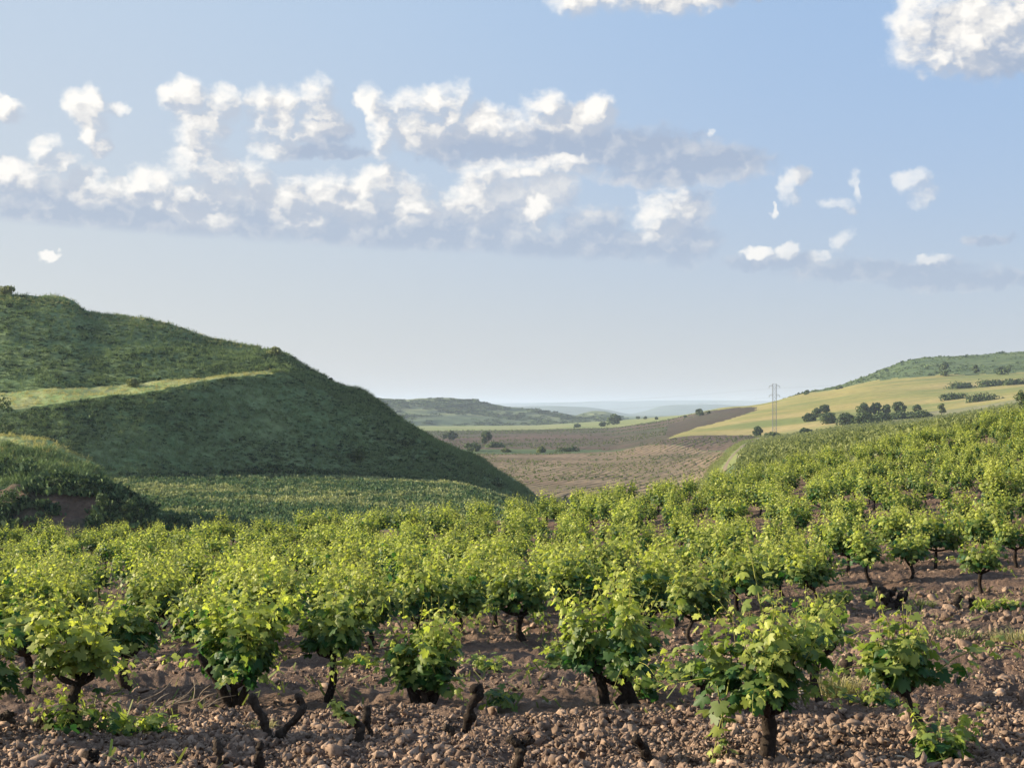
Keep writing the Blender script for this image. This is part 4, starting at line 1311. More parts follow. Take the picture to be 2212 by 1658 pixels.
STONES = [(338, 1467, 36, .22, 'flat pale stone slab lying on the soil at lower left', .25), (1732, 1497, 22, .8, 'pale pinkish stone below the straw-coloured tuft', .8), (1545, 1503, 24, .8, 'grey brown stone by the foot of the S-curved trunk', .7),
          (1842, 1505, 22, .7, 'light angular stone between the two lower right vines', .7), (1950, 1640, 34, .6, 'broad pale stone at the bottom edge right of the biggest front vine', .5), (2150, 1500, 26, .7, 'pale stone on the clods at the right', .7),
          (1180, 1520, 24, .6, 'light grey stone left of the large round vine', .5), (1440, 1535, 26, .6, 'flat grey stone right of the large round vine', .5), (2165, 1600, 32, .7, 'reddish stone in the lower right clods', .7)]
for i, (u, v, wpx, _, label, flat) in enumerate(STONES):
    rng = np.random.default_rng(1600 + i)
    d, z = hit_vine(u, v)
    V, F = lump(rng, 2, flat, .30)
    r = wpx * d / FOC * .5
    V = V * np.array([r * 1.15, r * .7, r * (.45 if i == 0 else .85)])
    o = mesh_obj('stone', V, [F], M['stone'], None, {'tint': np.full(len(V), rng.uniform())}, False, None, (float(ux(u, d)), d, z + r * .25))
    o.rotation_euler = (.15, -.35 if i == 0 else .1, rng.uniform(-.4, .4))
    tag(o, label, 'stone', 'loose stones on the vineyard soil')

# clods: thousands of broken lumps of soil, uncountable
rng = np.random.default_rng(5)
TPL = [lump(rng, 1, .95, .55) for _ in range(14)] + [lump(rng, 2, .75, .26) for _ in range(8)]
acc = Acc()
for k, (tv, tf) in enumerate(TPL):
    big = k >= 14
    n = 500 if big else 6200
    m_ = n * 3
    if big:
        dd = np.exp(rng.uniform(math.log(7.9), math.log(22), m_))
    else:
        far = rng.uniform(size=m_) < .46
        dd = np.where(far, np.sqrt(rng.uniform(15 ** 2, 48 ** 2, m_)), np.sqrt(rng.uniform(7.9 ** 2, 17 ** 2, m_)))
    uu = rng.uniform(-420, 2630, m_)
    x = ux(uu, dd)
    patch = fbm(x, dd, 1.1, 3, .6, 97) + .25 * fbm(x, dd, .25, 2, .6, 99)
    keep = (patch + .30 * (dd < 11.2) + .12 * (uu > 1500) > rng.uniform(-.25, .45, m_))
    x, dd = x[keep][:n], dd[keep][:n]
    if big:
        s_ = .026 * rng.uniform(.05, 1, len(x)) ** -.42
    else:
        s_ = .0085 * rng.uniform(.02, 1, len(x)) ** -.44
    s_ = np.minimum(s_, .078) * np.where(dd > 15, 1.5, 1.0)
    z = GV(x, dd) + .085 * np.clip(30 / dd, .25, 1) * fbm(x, dd, .55, 3, .6, 41) + .05 * np.abs(fbm(x, dd, .16, 3, .6, 47)) + .03 * np.sin(dd * 4.4 + 2.0 * fbm(x, dd, 3, 2, .5, 5)) + s_ * .10
    q = rng.normal(size=(len(x), 4)); q /= np.linalg.norm(q, axis=1, keepdims=True); q[:, 1:3] *= .55; q /= np.linalg.norm(q, axis=1, keepdims=True)
    w_, a_, b_, c_ = q.T
    Mx = np.stack([np.stack([1 - 2 * (b_ * b_ + c_ * c_), 2 * (a_ * b_ - c_ * w_), 2 * (a_ * c_ + b_ * w_)], -1), np.stack([2 * (a_ * b_ + c_ * w_), 1 - 2 * (a_ * a_ + c_ * c_), 2 * (b_ * c_ - a_ * w_)], -1),
                   np.stack([2 * (a_ * c_ - b_ * w_), 2 * (b_ * c_ + a_ * w_), 1 - 2 * (a_ * a_ + b_ * b_)], -1)], 1)
    V, F = scatter(tv, tf, np.stack([x, dd, z], -1), Mx, s_)
    acc.add(V, F, 0, np.repeat(np.clip(rng.beta(1.2, 1.9, len(x)), 0, 1), len(tv)))
for tv, tf in TPL[:14]:
    n = 3000
    dd = 7.9 + 3.9 * rng.uniform(0, 1, n) ** 1.15; uu = rng.uniform(-300, 2520, n); x = ux(uu, dd)
    s_ = np.minimum(.0145 * rng.uniform(.03, 1, n) ** -.40, .055)
    ok = fbm(x, dd, 1.6, 3, .6, 141) * 4 + rng.normal(size=n) * .4 > dd - 11.3
    x, dd, s_ = x[ok], dd[ok], s_[ok]; n = len(x)
    z = GV(x, dd) + .085 * fbm(x, dd, .55, 3, .6, 41) + .05 * np.abs(fbm(x, dd, .16, 3, .6, 47)) + .03 * np.sin(dd * 4.4 + 2.0 * fbm(x, dd, 3, 2, .5, 5)) + s_ * rng.uniform(-.1, .6, n)
    Mx = frames(unit_rand(rng, n) * .7 + np.array([0, 0, .8]), unit_rand(rng, n))
    V, F = scatter(tv, tf, np.stack([x, dd, z], -1), Mx, s_)
    acc.add(V, F, 0, np.repeat(np.clip(rng.beta(1.3, 1.7, n), 0, 1), len(tv)))
tag(acc.build('soil_clods', M['clod'], smooth=False), 'brown clods and small stones strewn over the vineyard soil', 'clods', kind='stuff')

# fine dry stalks and weeds scattered on the soil
acc = Acc()
rng = np.random.default_rng(15)
n = 2600
dd = np.sqrt(rng.uniform(9 ** 2, 40 ** 2, n * 3)); uu = rng.uniform(-100, 2300, n * 3); x = ux(uu, dd)
k = fbm(x, dd, 2.2, 3, .5, 133) > .12
x, dd = x[k][:n], dd[k][:n]
a = rng.uniform(0, 6.283, len(x)); dirv = np.stack([np.cos(a), np.sin(a), rng.uniform(.3, 1.6, len(x))], -1)
Mx = frames(np.cross(dirv, unit_rand(rng, len(x))), dirv)
sc = np.stack([rng.uniform(.008, .03, len(x)), rng.uniform(.05, .16, len(x)), np.full(len(x), .1)], -1)
V, F = scatter(QUAD[0], QUAD[1], np.stack([x, dd, GV(x, dd) + .02], -1), Mx, sc)
acc.add(V, F, 0, np.repeat(rng.uniform(0, 1, len(x)), 4))
tag(acc.build('weeds', M['tuft2'], smooth=False), 'thin weeds growing in patches on the vineyard soil', 'weeds', kind='stuff')


# ------------------------------------------------------------------ tufts and low growth on the hills
def clump_template(rng, n, w, h, lw, lh):
    """a low cushion of small leaf-like faces"""
    P = np.stack([rng.normal(size=n) * w * .45, rng.normal(size=n) * w * .45, np.zeros(n)], -1)
    P[:, 2] = h * (1 - np.clip((P[:, 0] ** 2 + P[:, 1] ** 2) / (w * w), 0, 1)) * rng.uniform(0, .8, n)
    up = unit_rand(rng, n) * .7 + np.array([0, 0, .8])
    Mx = frames(np.cross(up, unit_rand(rng, n)), up)
    return scatter(QUAD[0], QUAD[1], P, Mx, np.stack([rng.uniform(.6, 1.2, n) * lw, rng.uniform(.6, 1.3, n) * lh, np.full(n, .1)], -1))


def stuff(name, label, cat, pts, scales, tints, mat, tpls, rng):
    acc = Acc()
    pick = rng.integers(0, len(tpls), len(pts))
    for k, (tv, tf) in enumerate(tpls):
        m = pick == k
        if not m.any(): continue
        V, F = scatter(tv, tf, pts[m], rotz(rng.uniform(0, 6.283, m.sum())), scales[m])
        acc.add(V, F, 0, np.repeat(tints[m], len(tv)))
    return tag(acc.build(name, mat, smooth=False), label, cat, kind='stuff')


rng = np.random.default_rng(21)
TC = [clump_template(rng, 22, .55, .45, .16, .26) for _ in range(6)]
GB = [clump_template(rng, 16, .30, .20, .03, .42) for _ in range(6)]
p1 = LH.sample(8500, 0.0, 1.0, rng, -80, 1240); p2 = np.vstack([LH.sample(7500, 2.0, 3.0, rng, -80, 900), LH.sample(900, 1.0, 2.0, rng, 620, 1240)])
pts = np.vstack([p1, p2])
m = fbm(pts[:, 0], pts[:, 2] * 2, 9, 3, .55, 201) + rng.normal(size=len(pts)) * .22 > -.08
pts = pts[m]; pts[:, 2] -= .05
sc = (.38 * rng.uniform(.03, 1, (len(pts), 1)) ** -.36) * np.array([1.5, 1.0, .85])
stuff('hillside_scrub', 'dark low scrub and grass tussocks on the shaded left hillside', 'scrub', pts, sc, np.clip(rng.normal(size=len(pts)) * .22 + .22, 0, 1), M['tuft'], TC, rng)
pg = np.vstack([LH.sample(7500, 0.0, 1.0, rng, -80, 1240), LH.sample(7000, 2.0, 3.3, rng, -80, 1240), LH.sample(1500, 1.0, 2.0, rng, 590, 1240)]); pg[:, 2] -= .03
stuff('hillside_grass', 'green grass covering the left hillside', 'grass', pg, rng.uniform(.6, 1.5, len(pg)), np.clip(rng.normal(size=len(pg)) * .2 + .78, 0, 1), M['tuft'], GB, rng)
pfoot = LH.sample(1500, -.02, .09, rng, 150, 1240)
stuff('foot_scrub', 'ragged brownish scrub along the foot of the left hill', 'scrub', pfoot, rng.uniform(.5, 1.4, len(pfoot)), np.clip(rng.normal(size=len(pfoot)) * .25 + .3, 0, 1), M['tuft'], TC, rng)
pc = np.vstack([LH.sample(1500, 2.86, 3.2, rng, -80, 1240), LH.sample(900, 1.0, 2.0, rng, -80, 620), MH.sample(900, 1.55, 3.3, rng, -60, 400)])
stuff('ridge_grass', 'pale dry grass along the ridge, the terrace and the mound top', 'grass', pc, rng.uniform(.3, .9, len(pc)), rng.uniform(0, .6, len(pc)), M['straw'], GB, rng)
pm = np.vstack([MH.sample(520, .78, 1.2, rng, -60, 400), MH.sample(260, .1, .7, rng, -60, 20), MH.sample(420, .1, .8, rng, 185, 400), MH.sample(60, .1, .6, rng, 20, 185), MH.sample(500, 1.0, 1.7, rng, -60, 400)])
m = fbm(pm[:, 0], pm[:, 2] * 1.5, 3.2, 3, .55, 207) > -.05
pm = pm[m]
pq = MH.sample(2600, 1.0, 2.2, rng, -80, 400)
stuff('mound_grass', 'green grass on the upper slope of the small mound at the left', 'grass', pq, rng.uniform(.5, 1.3, len(pq)), np.clip(rng.normal(size=len(pq)) * .2 + .8, 0, 1), M['tuft'], GB, rng)
stuff('mound_scrub', 'dark bushes and creepers hanging over the earth bank at the left', 'scrub', pm, rng.uniform(.6, 1.7, len(pm)), np.clip(rng.normal(size=len(pm)) * .2 + .2, 0, 1), M['tuft'], TC, rng)

# yellow-flowering field at the hill's foot
n = 9000
dd = rng.uniform(120, 245, n); uu = rng.uniform(180, 1180, n)
x = ux(uu, dd); pts = np.stack([x, dd, BZ(uu, dd)], -1)
band = fbm(x * .5, dd, 5, 3, .6, 211)
tint = np.clip(.02 + 2.0 * np.maximum(band, 0) + rng.normal(size=n) * .2 + .25 * (dd > 200), 0, 1)
stuff('flowering_crop', 'low green crop with yellow flowering patches at the foot of the hill', 'crop', pts, rng.uniform(.5, 1.3, n), tint, M['yellow'], TC, rng)

# vines of the farther, olive-green vineyard
n = 0
rows = []
for y0 in np.arange(96, 420, 2.6):
    st = 1.5 if y0 < 220 else 2.2
    xs = np.arange(.12 * y0, .40 * y0, st)
    rows.append(np.stack([xs + rng.normal(size=len(xs)) * .2, np.full(len(xs), y0) + xs * .12 + rng.normal(size=len(xs)) * .3], -1))
for y0 in np.arange(420, 600, 5):
    xs = np.arange(.14 * y0, .40 * y0, 3.0)
    rows.append(np.stack([xs + rng.normal(size=len(xs)) * .3, np.full(len(xs), y0) + rng.normal(size=len(xs)) * .6], -1))
R = np.vstack(rows); uu = U0 + FOC * R[:, 0] / R[:, 1]
kp = (region(uu, R[:, 1]) == 'far_vineyard_ground') & (rng.uniform(size=len(R)) < .86) & (uu < 2300)
R = R[kp]; uu = uu[kp]
pts = np.stack([R[:, 0], R[:, 1], BZ(uu, R[:, 1])], -1)
TV = [clump_template(rng, 60, .75, 1.0, .13, .20) for _ in range(6)]
stuff('olive_green_vines', 'olive-green vines covering the slope below the wheat field', 'vines', pts, rng.uniform(.75, 1.35, len(pts)), np.clip(rng.normal(size=len(pts)) * .25 + .55, 0, 1), M['olive_leaf'], TV, rng)

# young vines in rows on the tan field and the brown field
rows = []
for k in range(-30, 150):
    yy = np.arange(205, 640, 1.7)
    xs = -230 + 3.1 * k + .30 * yy + 1.2 * np.sin(yy / 40)
    rows.append(np.stack([xs + rng.normal(size=len(yy)) * .25, yy + rng.normal(size=len(yy)) * .4], -1))
R = np.vstack(rows); uu = U0 + FOC * R[:, 0] / R[:, 1]
R = R[(uu > 900) & (uu < 1660)]; uu = uu[(uu > 900) & (uu < 1660)]
rg = region(uu, R[:, 1])
kp = (rg == 'stubble_field') & (rng.uniform(size=len(R)) < .62) & (fbm(R[:, 0], R[:, 1] * .6, 16, 3, .6, 221) > -.10)
R1 = R[kp]; u1 = uu[kp]
pts = np.stack([R1[:, 0], R1[:, 1], BZ(u1, R1[:, 1])], -1)
TY = [clump_template(rng, 9, .32, .35, .16, .22) for _ in range(5)]
stuff('young_vines', 'small young vines in rows on the tan soil of the valley', 'vines', pts, rng.uniform(.55, 1.5, len(pts)), np.clip(rng.normal(size=len(pts)) * .25 + .25, 0, 1), M['olive_leaf'], TY, rng)
rows = []
for k in range(-60, 160):
    yy = np.arange(470, 1160, 3.0)
    xs = -330 + 4.2 * k + .35 * yy
    rows.append(np.stack([xs + rng.normal(size=len(yy)) * .5, yy + rng.normal(size=len(yy)) * 1.2], -1))
R = np.vstack(rows); uu = U0 + FOC * R[:, 0] / R[:, 1]
R = R[(uu > 900) & (uu < 1660)]; uu = uu[(uu > 900) & (uu < 1660)]
kp = (region(uu, R[:, 1]) == 'brown_field') & (rng.uniform(size=len(R)) < .6) & (fbm(R[:, 0] * .4, R[:, 1], 40, 3, .6, 225) > .0)
R1 = R[kp]; u1 = uu[kp]
pts = np.stack([R1[:, 0], R1[:, 1], BZ(u1, R1[:, 1])], -1)
stuff('brown_field_vines', 'sparse vine rows on the brown field farther down the valley', 'vines', pts, rng.uniform(1.0, 2.2, len(pts)), np.clip(rng.normal(size=len(pts)) * .2 + .12, 0, 1), M['olive_leaf'], TY, rng)


n = 5200
dd = rng.uniform(925, 1240, n); uu = rng.uniform(1690, 2320, n)
k = (region(uu, dd) == 'hillside')
dd, uu = dd[k], uu[k]; x = ux(uu, dd)
m = fbm(x, dd, 40, 4, .6, 231) > rng.uniform(-.35, .35, len(x))
dd, uu, x = dd[m], uu[m], x[m]
pts = np.stack([x, dd, BZ(uu, dd) - .2], -1)
stuff('hill_scrub', 'low dark scrub over the right-hand hill', 'scrub', pts, 1.1 * rng.uniform(.04, 1, len(pts)) ** -.42, np.clip(rng.normal(size=len(pts)) * .22 + .36, 0, 1), M['tuft'], TC, rng)
pf = np.vstack([FH.sample(4200, 0.0, 2.2, rng, 780, 1440), KH.sample(500, 0, 1.2, rng)])
m = fbm(pf[:, 0], pf[:, 1], 70, 4, .6, 233) > rng.uniform(-.25, .35, len(pf))
pf = pf[m]
stuff('far_scrub', 'dark scrub patches on the far hill beyond the valley', 'scrub', pf, rng.uniform(3.5, 9, (len(pf), 1)) * np.array([1.5, 1.2, .6]), np.clip(rng.normal(size=len(pf)) * .2 + .2, 0, 1), M['tuft'], TC, rng)


# ------------------------------------------------------------------ trees, shrubs and hedges, each its own
def tree_mesh(rng, H, W, trunk_frac=.3, n_clump=16, leaf=.30, per=34, squash=1.0, dens=1.0, shape='round'):
    tr = Acc(); cr = Acc()
    th = H * trunk_frac
    if trunk_frac > .08:
        P = spline([(0, 0, -.3), (rng.normal() * .05 * H, 0, th), (rng.normal() * .04 * H, rng.normal() * .03 * H, H * .8)], 9)
        V, F = tube(P, np.linspace(.035 * H, .010 * H, 9), 7, .06, rng); tr.add(V, F, 0, .5)
        for k in range(5):
            a = rng.uniform(0, 6.283); p = P[3 + k % 4]
            e = p + np.array([math.cos(a) * W * .35, math.sin(a) * W * .35, H * rng.uniform(.15, .32)])
            V, F = tube(spline([p, (p + e) / 2 + np.array([0, 0, -.02 * H]), e], 6), np.linspace(.016 * H, .006 * H, 6), 5, .05, rng); tr.add(V, F, 0, .5)
    lo = th * .75
    for k in range(n_clump):
        a = rng.uniform(0, 6.283); t = rng.uniform(0, 1)
        zc = lo + (H - lo) * (.12 + .78 * t)
        prof = math.sin(math.pi * (.18 + .74 * t)) if shape == 'round' else (1 - t) * .95 + .08
        r = W * .5 * prof * math.sqrt(rng.uniform(.05, 1)) * .85
        c = np.array([math.cos(a) * r, math.sin(a) * r * squash, zc])
        cs = W * .5 * rng.uniform(.26, .48)
        n = int(per * dens)
        q = unit_rand(rng, n); q *= (rng.uniform(.35, 1, (n, 1)) ** .5) * cs; q[:, 2] *= .75
        nr = norm(q + unit_rand(rng, n) * cs * .7 + np.array([0, 0, .3 * cs])); tp = unit_rand(rng, n) + np.array([0, 0, -.3])
        V, F = scatter(QUAD[0] - np.array([0, .5, 0]), QUAD[1], c + q, frames(nr, tp), np.stack([np.full(n, leaf) * rng.uniform(.6, 1.3, n), np.full(n, leaf) * rng.uniform(.7, 1.4, n), np.full(n, .2)], -1))
        cr.add(V, F, 0, np.repeat(np.clip(rng.normal() * .22 + .35 + rng.normal(size=n) * .15, 0, 1), 4))
    return tr, cr


def tree(name, label, cat, u, vb, hpx, wpx, seed, group=None, pos=None, mat='tree_leaf', **kw):
    rng = np.random.default_rng(seed)
    if pos is None:
        d, z = hit_base(u, vb); pos = (float(ux(u, d)), d, z)
    d = pos[1]
    H = hpx * d / FOC; W = wpx * d / FOC
    if 1 < seed < 8: H *= .85; W *= .92
    if 19 < seed < 27: H *= .92; W *= .9
    if 39 < seed < 45: H *= .75; W *= .9
    kw.setdefault('leaf', max(.12, 3.0 * d / FOC * 1.0))
    tr, cr = tree_mesh(rng, H, W, **kw)
    root = empty(name, (float(pos[0]), float(pos[1]), float(pos[2]) - .03 * H))
    if tr.n: tr.build('trunk', M['bark'], root)
    cr.build('crown' if tr.n else 'foliage', M[mat], root, smooth=False)
    return tag(root, label, cat, group)


TREES = 'trees and bushes around the fields'
T = tree
T('round_tree', 'lone round dark green tree beside the bend of the track', 'tree', 1637, 944, 24, 23, 1, TREES, trunk_frac=.1, n_clump=26)
T('tree', 'tree with a lopsided top standing at the left of the thicket on the wheat', 'tree', 1782, 895, 30, 25, 2, TREES, trunk_frac=.12, n_clump=22)
T('tree', 'dark bush-like tree leaning on the left end of the thicket', 'tree', 1764, 901, 23, 30, 3, TREES, trunk_frac=.06, n_clump=22)
T('tree', 'broad tree in the middle of the thicket below the wheat', 'tree', 1868, 899, 34, 42, 4, TREES, trunk_frac=.1, n_clump=34)
T('tree', 'tall tree touching the right side of the broad thicket tree', 'tree', 1893, 896, 32, 27, 5, TREES, trunk_frac=.12, n_clump=26)
T('tree', 'slim dark tree right of the tall thicket tree', 'tree', 1914, 895, 28, 21, 6, TREES, trunk_frac=.15, n_clump=22)
T('tree', 'umbrella-topped tree on thin trunks at the right end of the thicket', 'tree', 1941, 894, 31, 34, 7, TREES, trunk_frac=.35, n_clump=26)
T('tree', 'small tree standing alone just right of the thicket', 'tree', 1980, 893, 20, 20, 8, TREES, trunk_frac=.2)
T('tree', 'pale thin tree standing among the olive-green vines', 'tree', 2035, 897, 26, 20, 9, TREES, trunk_frac=.3, mat='olive_leaf')
T('tree', 'dark tree cut by the right edge above the vineyard', 'tree', 2208, 886, 44, 36, 10, TREES, trunk_frac=.1, n_clump=24)
for k, (u, v, h, w) in enumerate([(1748, 910, 16, 34), (1790, 915, 22, 52), (1828, 919, 26, 56), (1868, 918, 26, 60), (1905, 912, 20, 50), (1945, 905, 14, 54), (1990, 902, 10, 60)]):
    T('shrub', ['low bush at the left tip of the thicket', 'round dark bush second from the left in the thicket', 'broad bush hanging down towards the pale wheat strip', 'dense bush below the broad thicket tree',
                'bush below the slim dark thicket tree', 'long low bush under the umbrella-topped tree', 'flat hedge running right from the thicket'][k], 'bush', u, v, h * 1.05, w * 1.05, 20 + k, TREES, trunk_frac=.0, n_clump=40, squash=.5)
for k, (u, v, h, w, lb) in enumerate([(2060, 862, 9, 66, 'dark hedge strip in the wheat, left half of the island'), (2120, 866, 11, 84, 'dark hedge strip in the wheat, right half of the island'), (2080, 838, 7, 70, 'thin hedge line high on the wheat, left stretch'),
                                  (2140, 834, 8, 80, 'thin hedge line high on the wheat, middle stretch'), (2195, 830, 8, 60, 'thin hedge line high on the wheat at the right edge'), (1668, 943, 9, 30, 'low bush at the foot of the pylon'), (1740, 936, 12, 26, 'small bush at the lower edge of the wheat right of the pylon')]):
    T('hedge' if k < 5 else 'shrub', lb, 'hedge' if k < 5 else 'bush', u, v, h * .85, w * 1.1, 40 + k, TREES, trunk_frac=0, n_clump=34, squash=.35)
# the valley
T('tree', 'round tree at the end of the dark hedge in the valley', 'tree', 1049, 961, 32, 30, 60, TREES, trunk_frac=.2, n_clump=22)
T('tree', 'bushy tree at the foot of the left hill where the valley opens', 'tree', 972, 950, 20, 34, 61, TREES, trunk_frac=.12, n_clump=18)
T('shrub', 'dark hedge below the round valley tree, left stretch', 'hedge', 1022, 974, 17, 46, 62, TREES, trunk_frac=0, n_clump=22, squash=.6)
T('shrub', 'dark hedge right of the round valley tree', 'hedge', 1072, 966, 9, 50, 63, TREES, trunk_frac=0, n_clump=18, squash=.6)
T('shrub', 'pale bush on the green strip between the two valley fields', 'bush', 1092, 976, 8, 26, 64, TREES, trunk_frac=0, n_clump=12, mat='olive_leaf')
T('shrub', 'olive bush on the strip at the top edge of the tan field', 'bush', 1168, 977, 11, 28, 65, TREES, trunk_frac=0, n_clump=14, mat='olive_leaf')
T('shrub', 'low hedge along the top edge of the tan field', 'hedge', 1228, 975, 6, 60, 66, TREES, trunk_frac=0, n_clump=14, squash=.5)
T('tree', 'dark tree standing on the low skyline beside the ploughed field', 'tree', 1511, 899, 16, 20, 67, TREES, trunk_frac=.1)
T('tree', 'tree cluster in front of the far knoll', 'tree', 1325, 917, 22, 36, 68, TREES, trunk_frac=.12, n_clump=20)
T('tree', 'dark bush left of the tree cluster at the far knoll', 'bush', 1302, 921, 10, 16, 69, TREES, trunk_frac=0)
T('tree', 'dark bush on the upper edge of the brown field', 'bush', 1246, 923, 7, 18, 70, TREES, trunk_frac=0, n_clump=9)
for k, (u, h, w) in enumerate([(1378, 6, 7), (1394, 7, 9), (1418, 5, 6), (1480, 4, 6), (1532, 5, 6)]):
    T('tree', f'tiny dark tree, {ORD[k]} from the left on the pale field along the low skyline', 'tree', u, [905, 905, 906, 902, 893][k], h, w, 80 + k, TREES, trunk_frac=.1, n_clump=6)
# right-hand hill
for k, (u, v, h, w, lb) in enumerate([(2041, 812, 30, 34, 'dark pine-like tree on the slope of the right hill'), (2108, 806, 18, 20, 'dark bush halfway along the slope of the right hill'), (2166, 809, 17, 30, 'dark bush at the right end of the slope of the right hill')]):
    T('hill_tree', lb, 'tree', u, v, h, w, 90 + k, TREES, trunk_frac=.05, n_clump=16, shape='cone' if k < 2 else 'round')
for k, (u, v, lb) in enumerate([(1743, 852, 'small dark bush where the right hill meets the wheat'), (1812, 840, 'low bush on the lower ridge of the right hill'), (1893, 799, 'tiny bush midway up the ridge of the right hill'), (1959, 771, 'tiny dark bush at the corner of the right hill top'), (2059, 764, 'tiny bush on the flat top of the right hill'),
                                (2134, 757, 'tiny post-like bush on the flat top near the right edge')]):
    T('shrub', lb, 'bush', u, v, [8, 6, 6, 6, 5, 7][k], [16, 16, 8, 10, 8, 5][k], 100 + k, TREES, trunk_frac=0, n_clump=7)
# shrubs on the left hill and mound
for k, (h_, u, v, hp, wp, lb, mt) in enumerate([
        (LH, 992, 1072, 42, 60, 'big dark bush at the right foot of the left hill', 'tree_leaf'), (LH, 768, 990, 26, 48, 'dark bush low on the left hillside', 'tree_leaf'), (LH, 1052, 1080, 26, 60, 'brownish bush at the very foot of the left hill', 'tuft'),
        (LH, 596, 768, 17, 36, 'pale dry tussock sticking up on the ridge of the left hill', 'pale_bush'), (LH, 14, 634, 15, 46, 'pale dry bush on the skyline at the left edge', 'pale_bush'), (LH, 5, 960, 120, 60, 'tall green bush cut by the left edge on the hill', 'tree_leaf'),
        (LH, 285, 834, 14, 40, 'dry yellowish tussock on the terrace', 'pale_bush'), (LH, 1075, 1052, 20, 34, 'small bush on the right flank of the left hill', 'tuft'), (LH, 880, 960, 16, 30, 'dark tuft on the right flank of the hillside', 'tuft'),
        (MH, 185, 1068, 32, 44, 'dark bush at the top of the earth bank', 'tree_leaf'), (MH, 222, 1108, 46, 50, 'dark bush hanging over the right of the earth bank', 'tree_leaf'), (MH, 285, 1128, 60, 62, 'bright green bush at the right end of the mound', 'tree_leaf'),
        (MH, 22, 1105, 50, 60, 'dark bush at the left of the bare earth bank', 'tree_leaf'), (MH, 120, 1052, 20, 50, 'low bush above the bare brown earth', 'tree_leaf')]):
    T('shrub', lb, 'bush', u, v, hp, wp, 120 + k, TREES, pos=h_.at(u, v, 0, 3.0), trunk_frac=0, n_clump=20, mat=mt)


# ------------------------------------------------------------------ the track down to the valley and its grassy verge
def strip(name, mat, centre, w0, w1, lift, n=120):
    """ribbon lying on the country between two offsets of a centre line"""
    C_ = spline(centre, n)
    Tn = norm(np.gradient(C_[:, :2], axis=0)); S = np.stack([Tn[:, 1], -Tn[:, 0]], -1)
    cols = []
    for t in np.linspace(w0, w1, 7):
        xy = C_[:, :2] + S * t
        uu = U0 + FOC * xy[:, 0] / xy[:, 1]
        cols.append(np.stack([xy[:, 0], xy[:, 1], BZ(uu, xy[:, 1]) + lift], -1))
    Vv = np.stack(cols, 1)
    return tag(mesh_obj(name, Vv.reshape(-1, 3), [grid_faces(n, 7)[:, ::-1]], M[mat]), kind='structure')


cl = []
for (u, v) in [(1562, 1022), (1568, 1006), (1580, 988), (1597, 970), (1618, 957), (1640, 949)]:
    d, z = hit_base(u, v, 120)
    cl.append((float(ux(u, d)), d, z))
cl = np.array(cl)
strip('dirt_track', 'track', cl, -.5, .5, .14)
strip('grass_verge', 'verge', cl, -4.5, -.52, .12)
strip('grass_verge', 'verge', cl, .52, 2.2, .12)
pv = []
for k in range(900):
    t = rng.uniform(); c = cl[0] * 0
    q = spline(cl, 60)[int(t * 59)]
    xx = q[0] + rng.uniform(-5.5, -1.3); yy = q[1] + rng.normal() * 1.5
    pv.append((xx, yy, float(BZ(U0 + FOC * xx / yy, yy)) + .2))
pv = np.array(pv)
stuff('verge_grass', 'pale green grass along the left side of the dirt track', 'grass', pv, rng.uniform(.7, 1.6, len(pv)), rng.uniform(.5, 1, len(pv)), M['olive_leaf'], GB, rng)

# ------------------------------------------------------------------ power pylon and its wires
d, z = hit_base(1673, 940, 300)
PX, PY, PZ = float(ux(1673, d)), d, z
PH = (940 - 829) * d / FOC
root = empty('power_pylon', (PX, PY, PZ))
tag(root, 'slender lattice steel power pylon with two pairs of cross-arms standing at the wheat edge', 'pylon')
hw = .5 * 8.0 * d / FOC
mast = Acc()


def bar(acc, a, b, r=.05):
    V, F = tube(np.array([a, (np.array(a) + np.array(b)) / 2, b], float), r, 5, cap=False)
    acc.add(V, F, 0, .5)


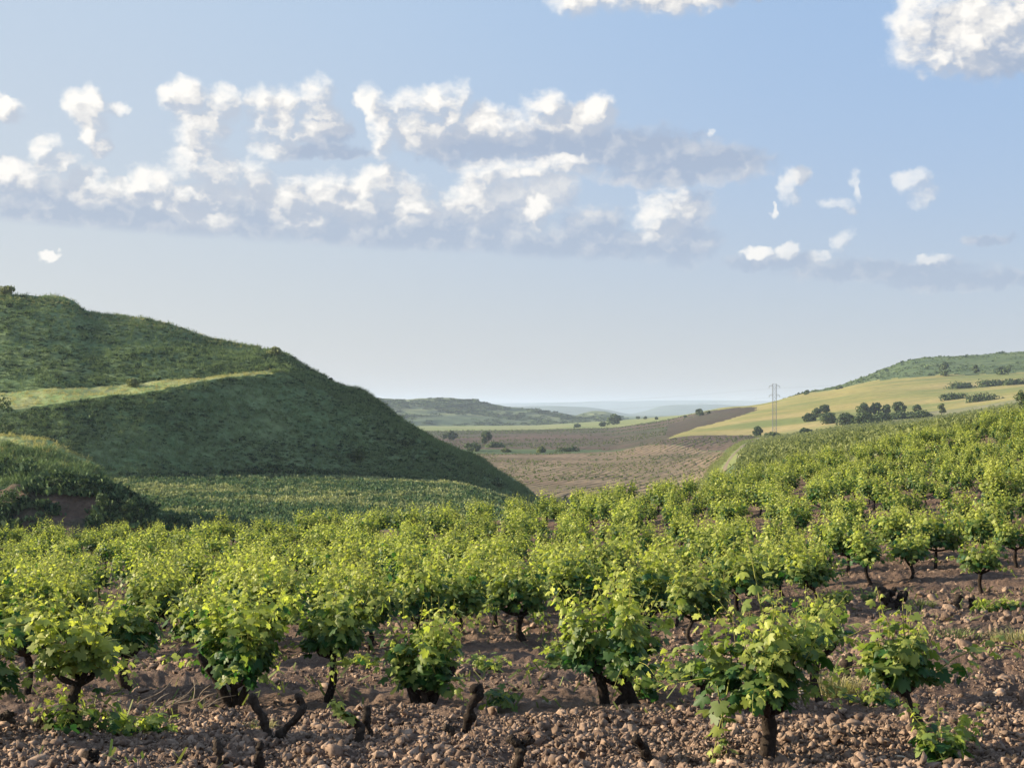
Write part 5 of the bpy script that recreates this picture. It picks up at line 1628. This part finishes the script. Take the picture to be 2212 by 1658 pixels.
zs = np.linspace(0, PH, 15)
for sx in (-1, 1):
    for sy in (-1, 1):
        bar(mast, (sx * hw * 1.05, sy * hw * 1.05, -.5), (sx * hw, sy * hw, PH), .055)
for k in range(14):
    z0, z1 = zs[k], zs[k + 1]
    for (ax_, ay_, bx_, by_) in ((-1, -1, 1, -1), (1, -1, 1, 1), (1, 1, -1, 1), (-1, 1, -1, -1)):
        bar(mast, (ax_ * hw, ay_ * hw, z0), (bx_ * hw, by_ * hw, z1), .022)
        bar(mast, (bx_ * hw, by_ * hw, z0), (ax_ * hw, ay_ * hw, z1), .022)
        bar(mast, (ax_ * hw, ay_ * hw, z1), (bx_ * hw, by_ * hw, z1), .025)
mast.build('mast', M['metal'], root)
arm_z = [(940 - 834) * d / FOC, (940 - 854) * d / FOC]
tips = []
for az in arm_z:
    for s in (-1, 1):
        a = Acc(); L = hw + 7.5 * d / FOC
        bar(a, (s * hw, -hw, az), (s * L, 0, az), .06); bar(a, (s * hw, hw, az), (s * L, 0, az), .06)
        bar(a, (s * hw, 0, az + .7), (s * L, 0, az), .05)
        ca = a.build('cross_arm', M['metal'], root)
        ins = Acc(); bar(ins, (s * L, 0, az), (s * L, 0, az - .8), .08)
        ins.build('insulator', M['wire'], ca)
        tips.append((PX + s * L, PY, PZ + az - .8))
for k, (x, y, zz) in enumerate(tips):
    side = 'left' if k % 2 == 0 else 'right'
    lv = 'upper' if k < 2 else 'lower'
    for (ex, ey, ez, wh) in ((x + 330, y + 150, zz + 38, 'right hill'), (x - 330, y + 200, zz - 6, 'valley')):
        t = np.linspace(0, 1, 30)[:, None]
        P = np.array([x, y, zz]) * (1 - t) + np.array([ex, ey, ez]) * t
        P[:, 2] -= 6 * 4 * t[:, 0] * (1 - t[:, 0])
        V, F = tube(P, .010, 4, cap=False)
        a = Acc(); a.add(V, F, 0, .3)
        tag(a.build('power_line', M['wire']), f'thin power line from the {lv} {side} arm of the pylon towards the {wh}', 'power line', 'power lines of the pylon')

# ------------------------------------------------------------------ the air: one closed box of thin haze
def haze():
    m = bpy.data.materials.new('haze'); m.use_nodes = True
    nt = m.node_tree; nt.nodes.clear()
    o = nt.nodes.new('ShaderNodeOutputMaterial'); pv_ = nt.nodes.new('ShaderNodeVolumePrincipled')
    pv_.inputs['Color'].default_value = (.68, .80, 1.0, 1)
    pv_.inputs['Density'].default_value = HAZE
    pv_.inputs['Anisotropy'].default_value = .2
    nt.links.new(pv_.outputs[0], o.inputs['Volume'])
    x0, x1, y0, y1, z0, z1 = -34000, 34000, -800, 14800, -260, 100
    Vv = np.array([(x, y, z) for x in (x0, x1) for y in (y0, y1) for z in (z0, z1)], float)
    Fv = np.array([(0, 1, 3, 2), (4, 6, 7, 5), (0, 4, 5, 1), (2, 3, 7, 6), (0, 2, 6, 4), (1, 5, 7, 3)])
    tag(mesh_obj('haze', Vv, [Fv], m, smooth=False), 'thin bluish haze filling the valley', 'haze', kind='stuff')


HAZE = 1.15e-4
haze()
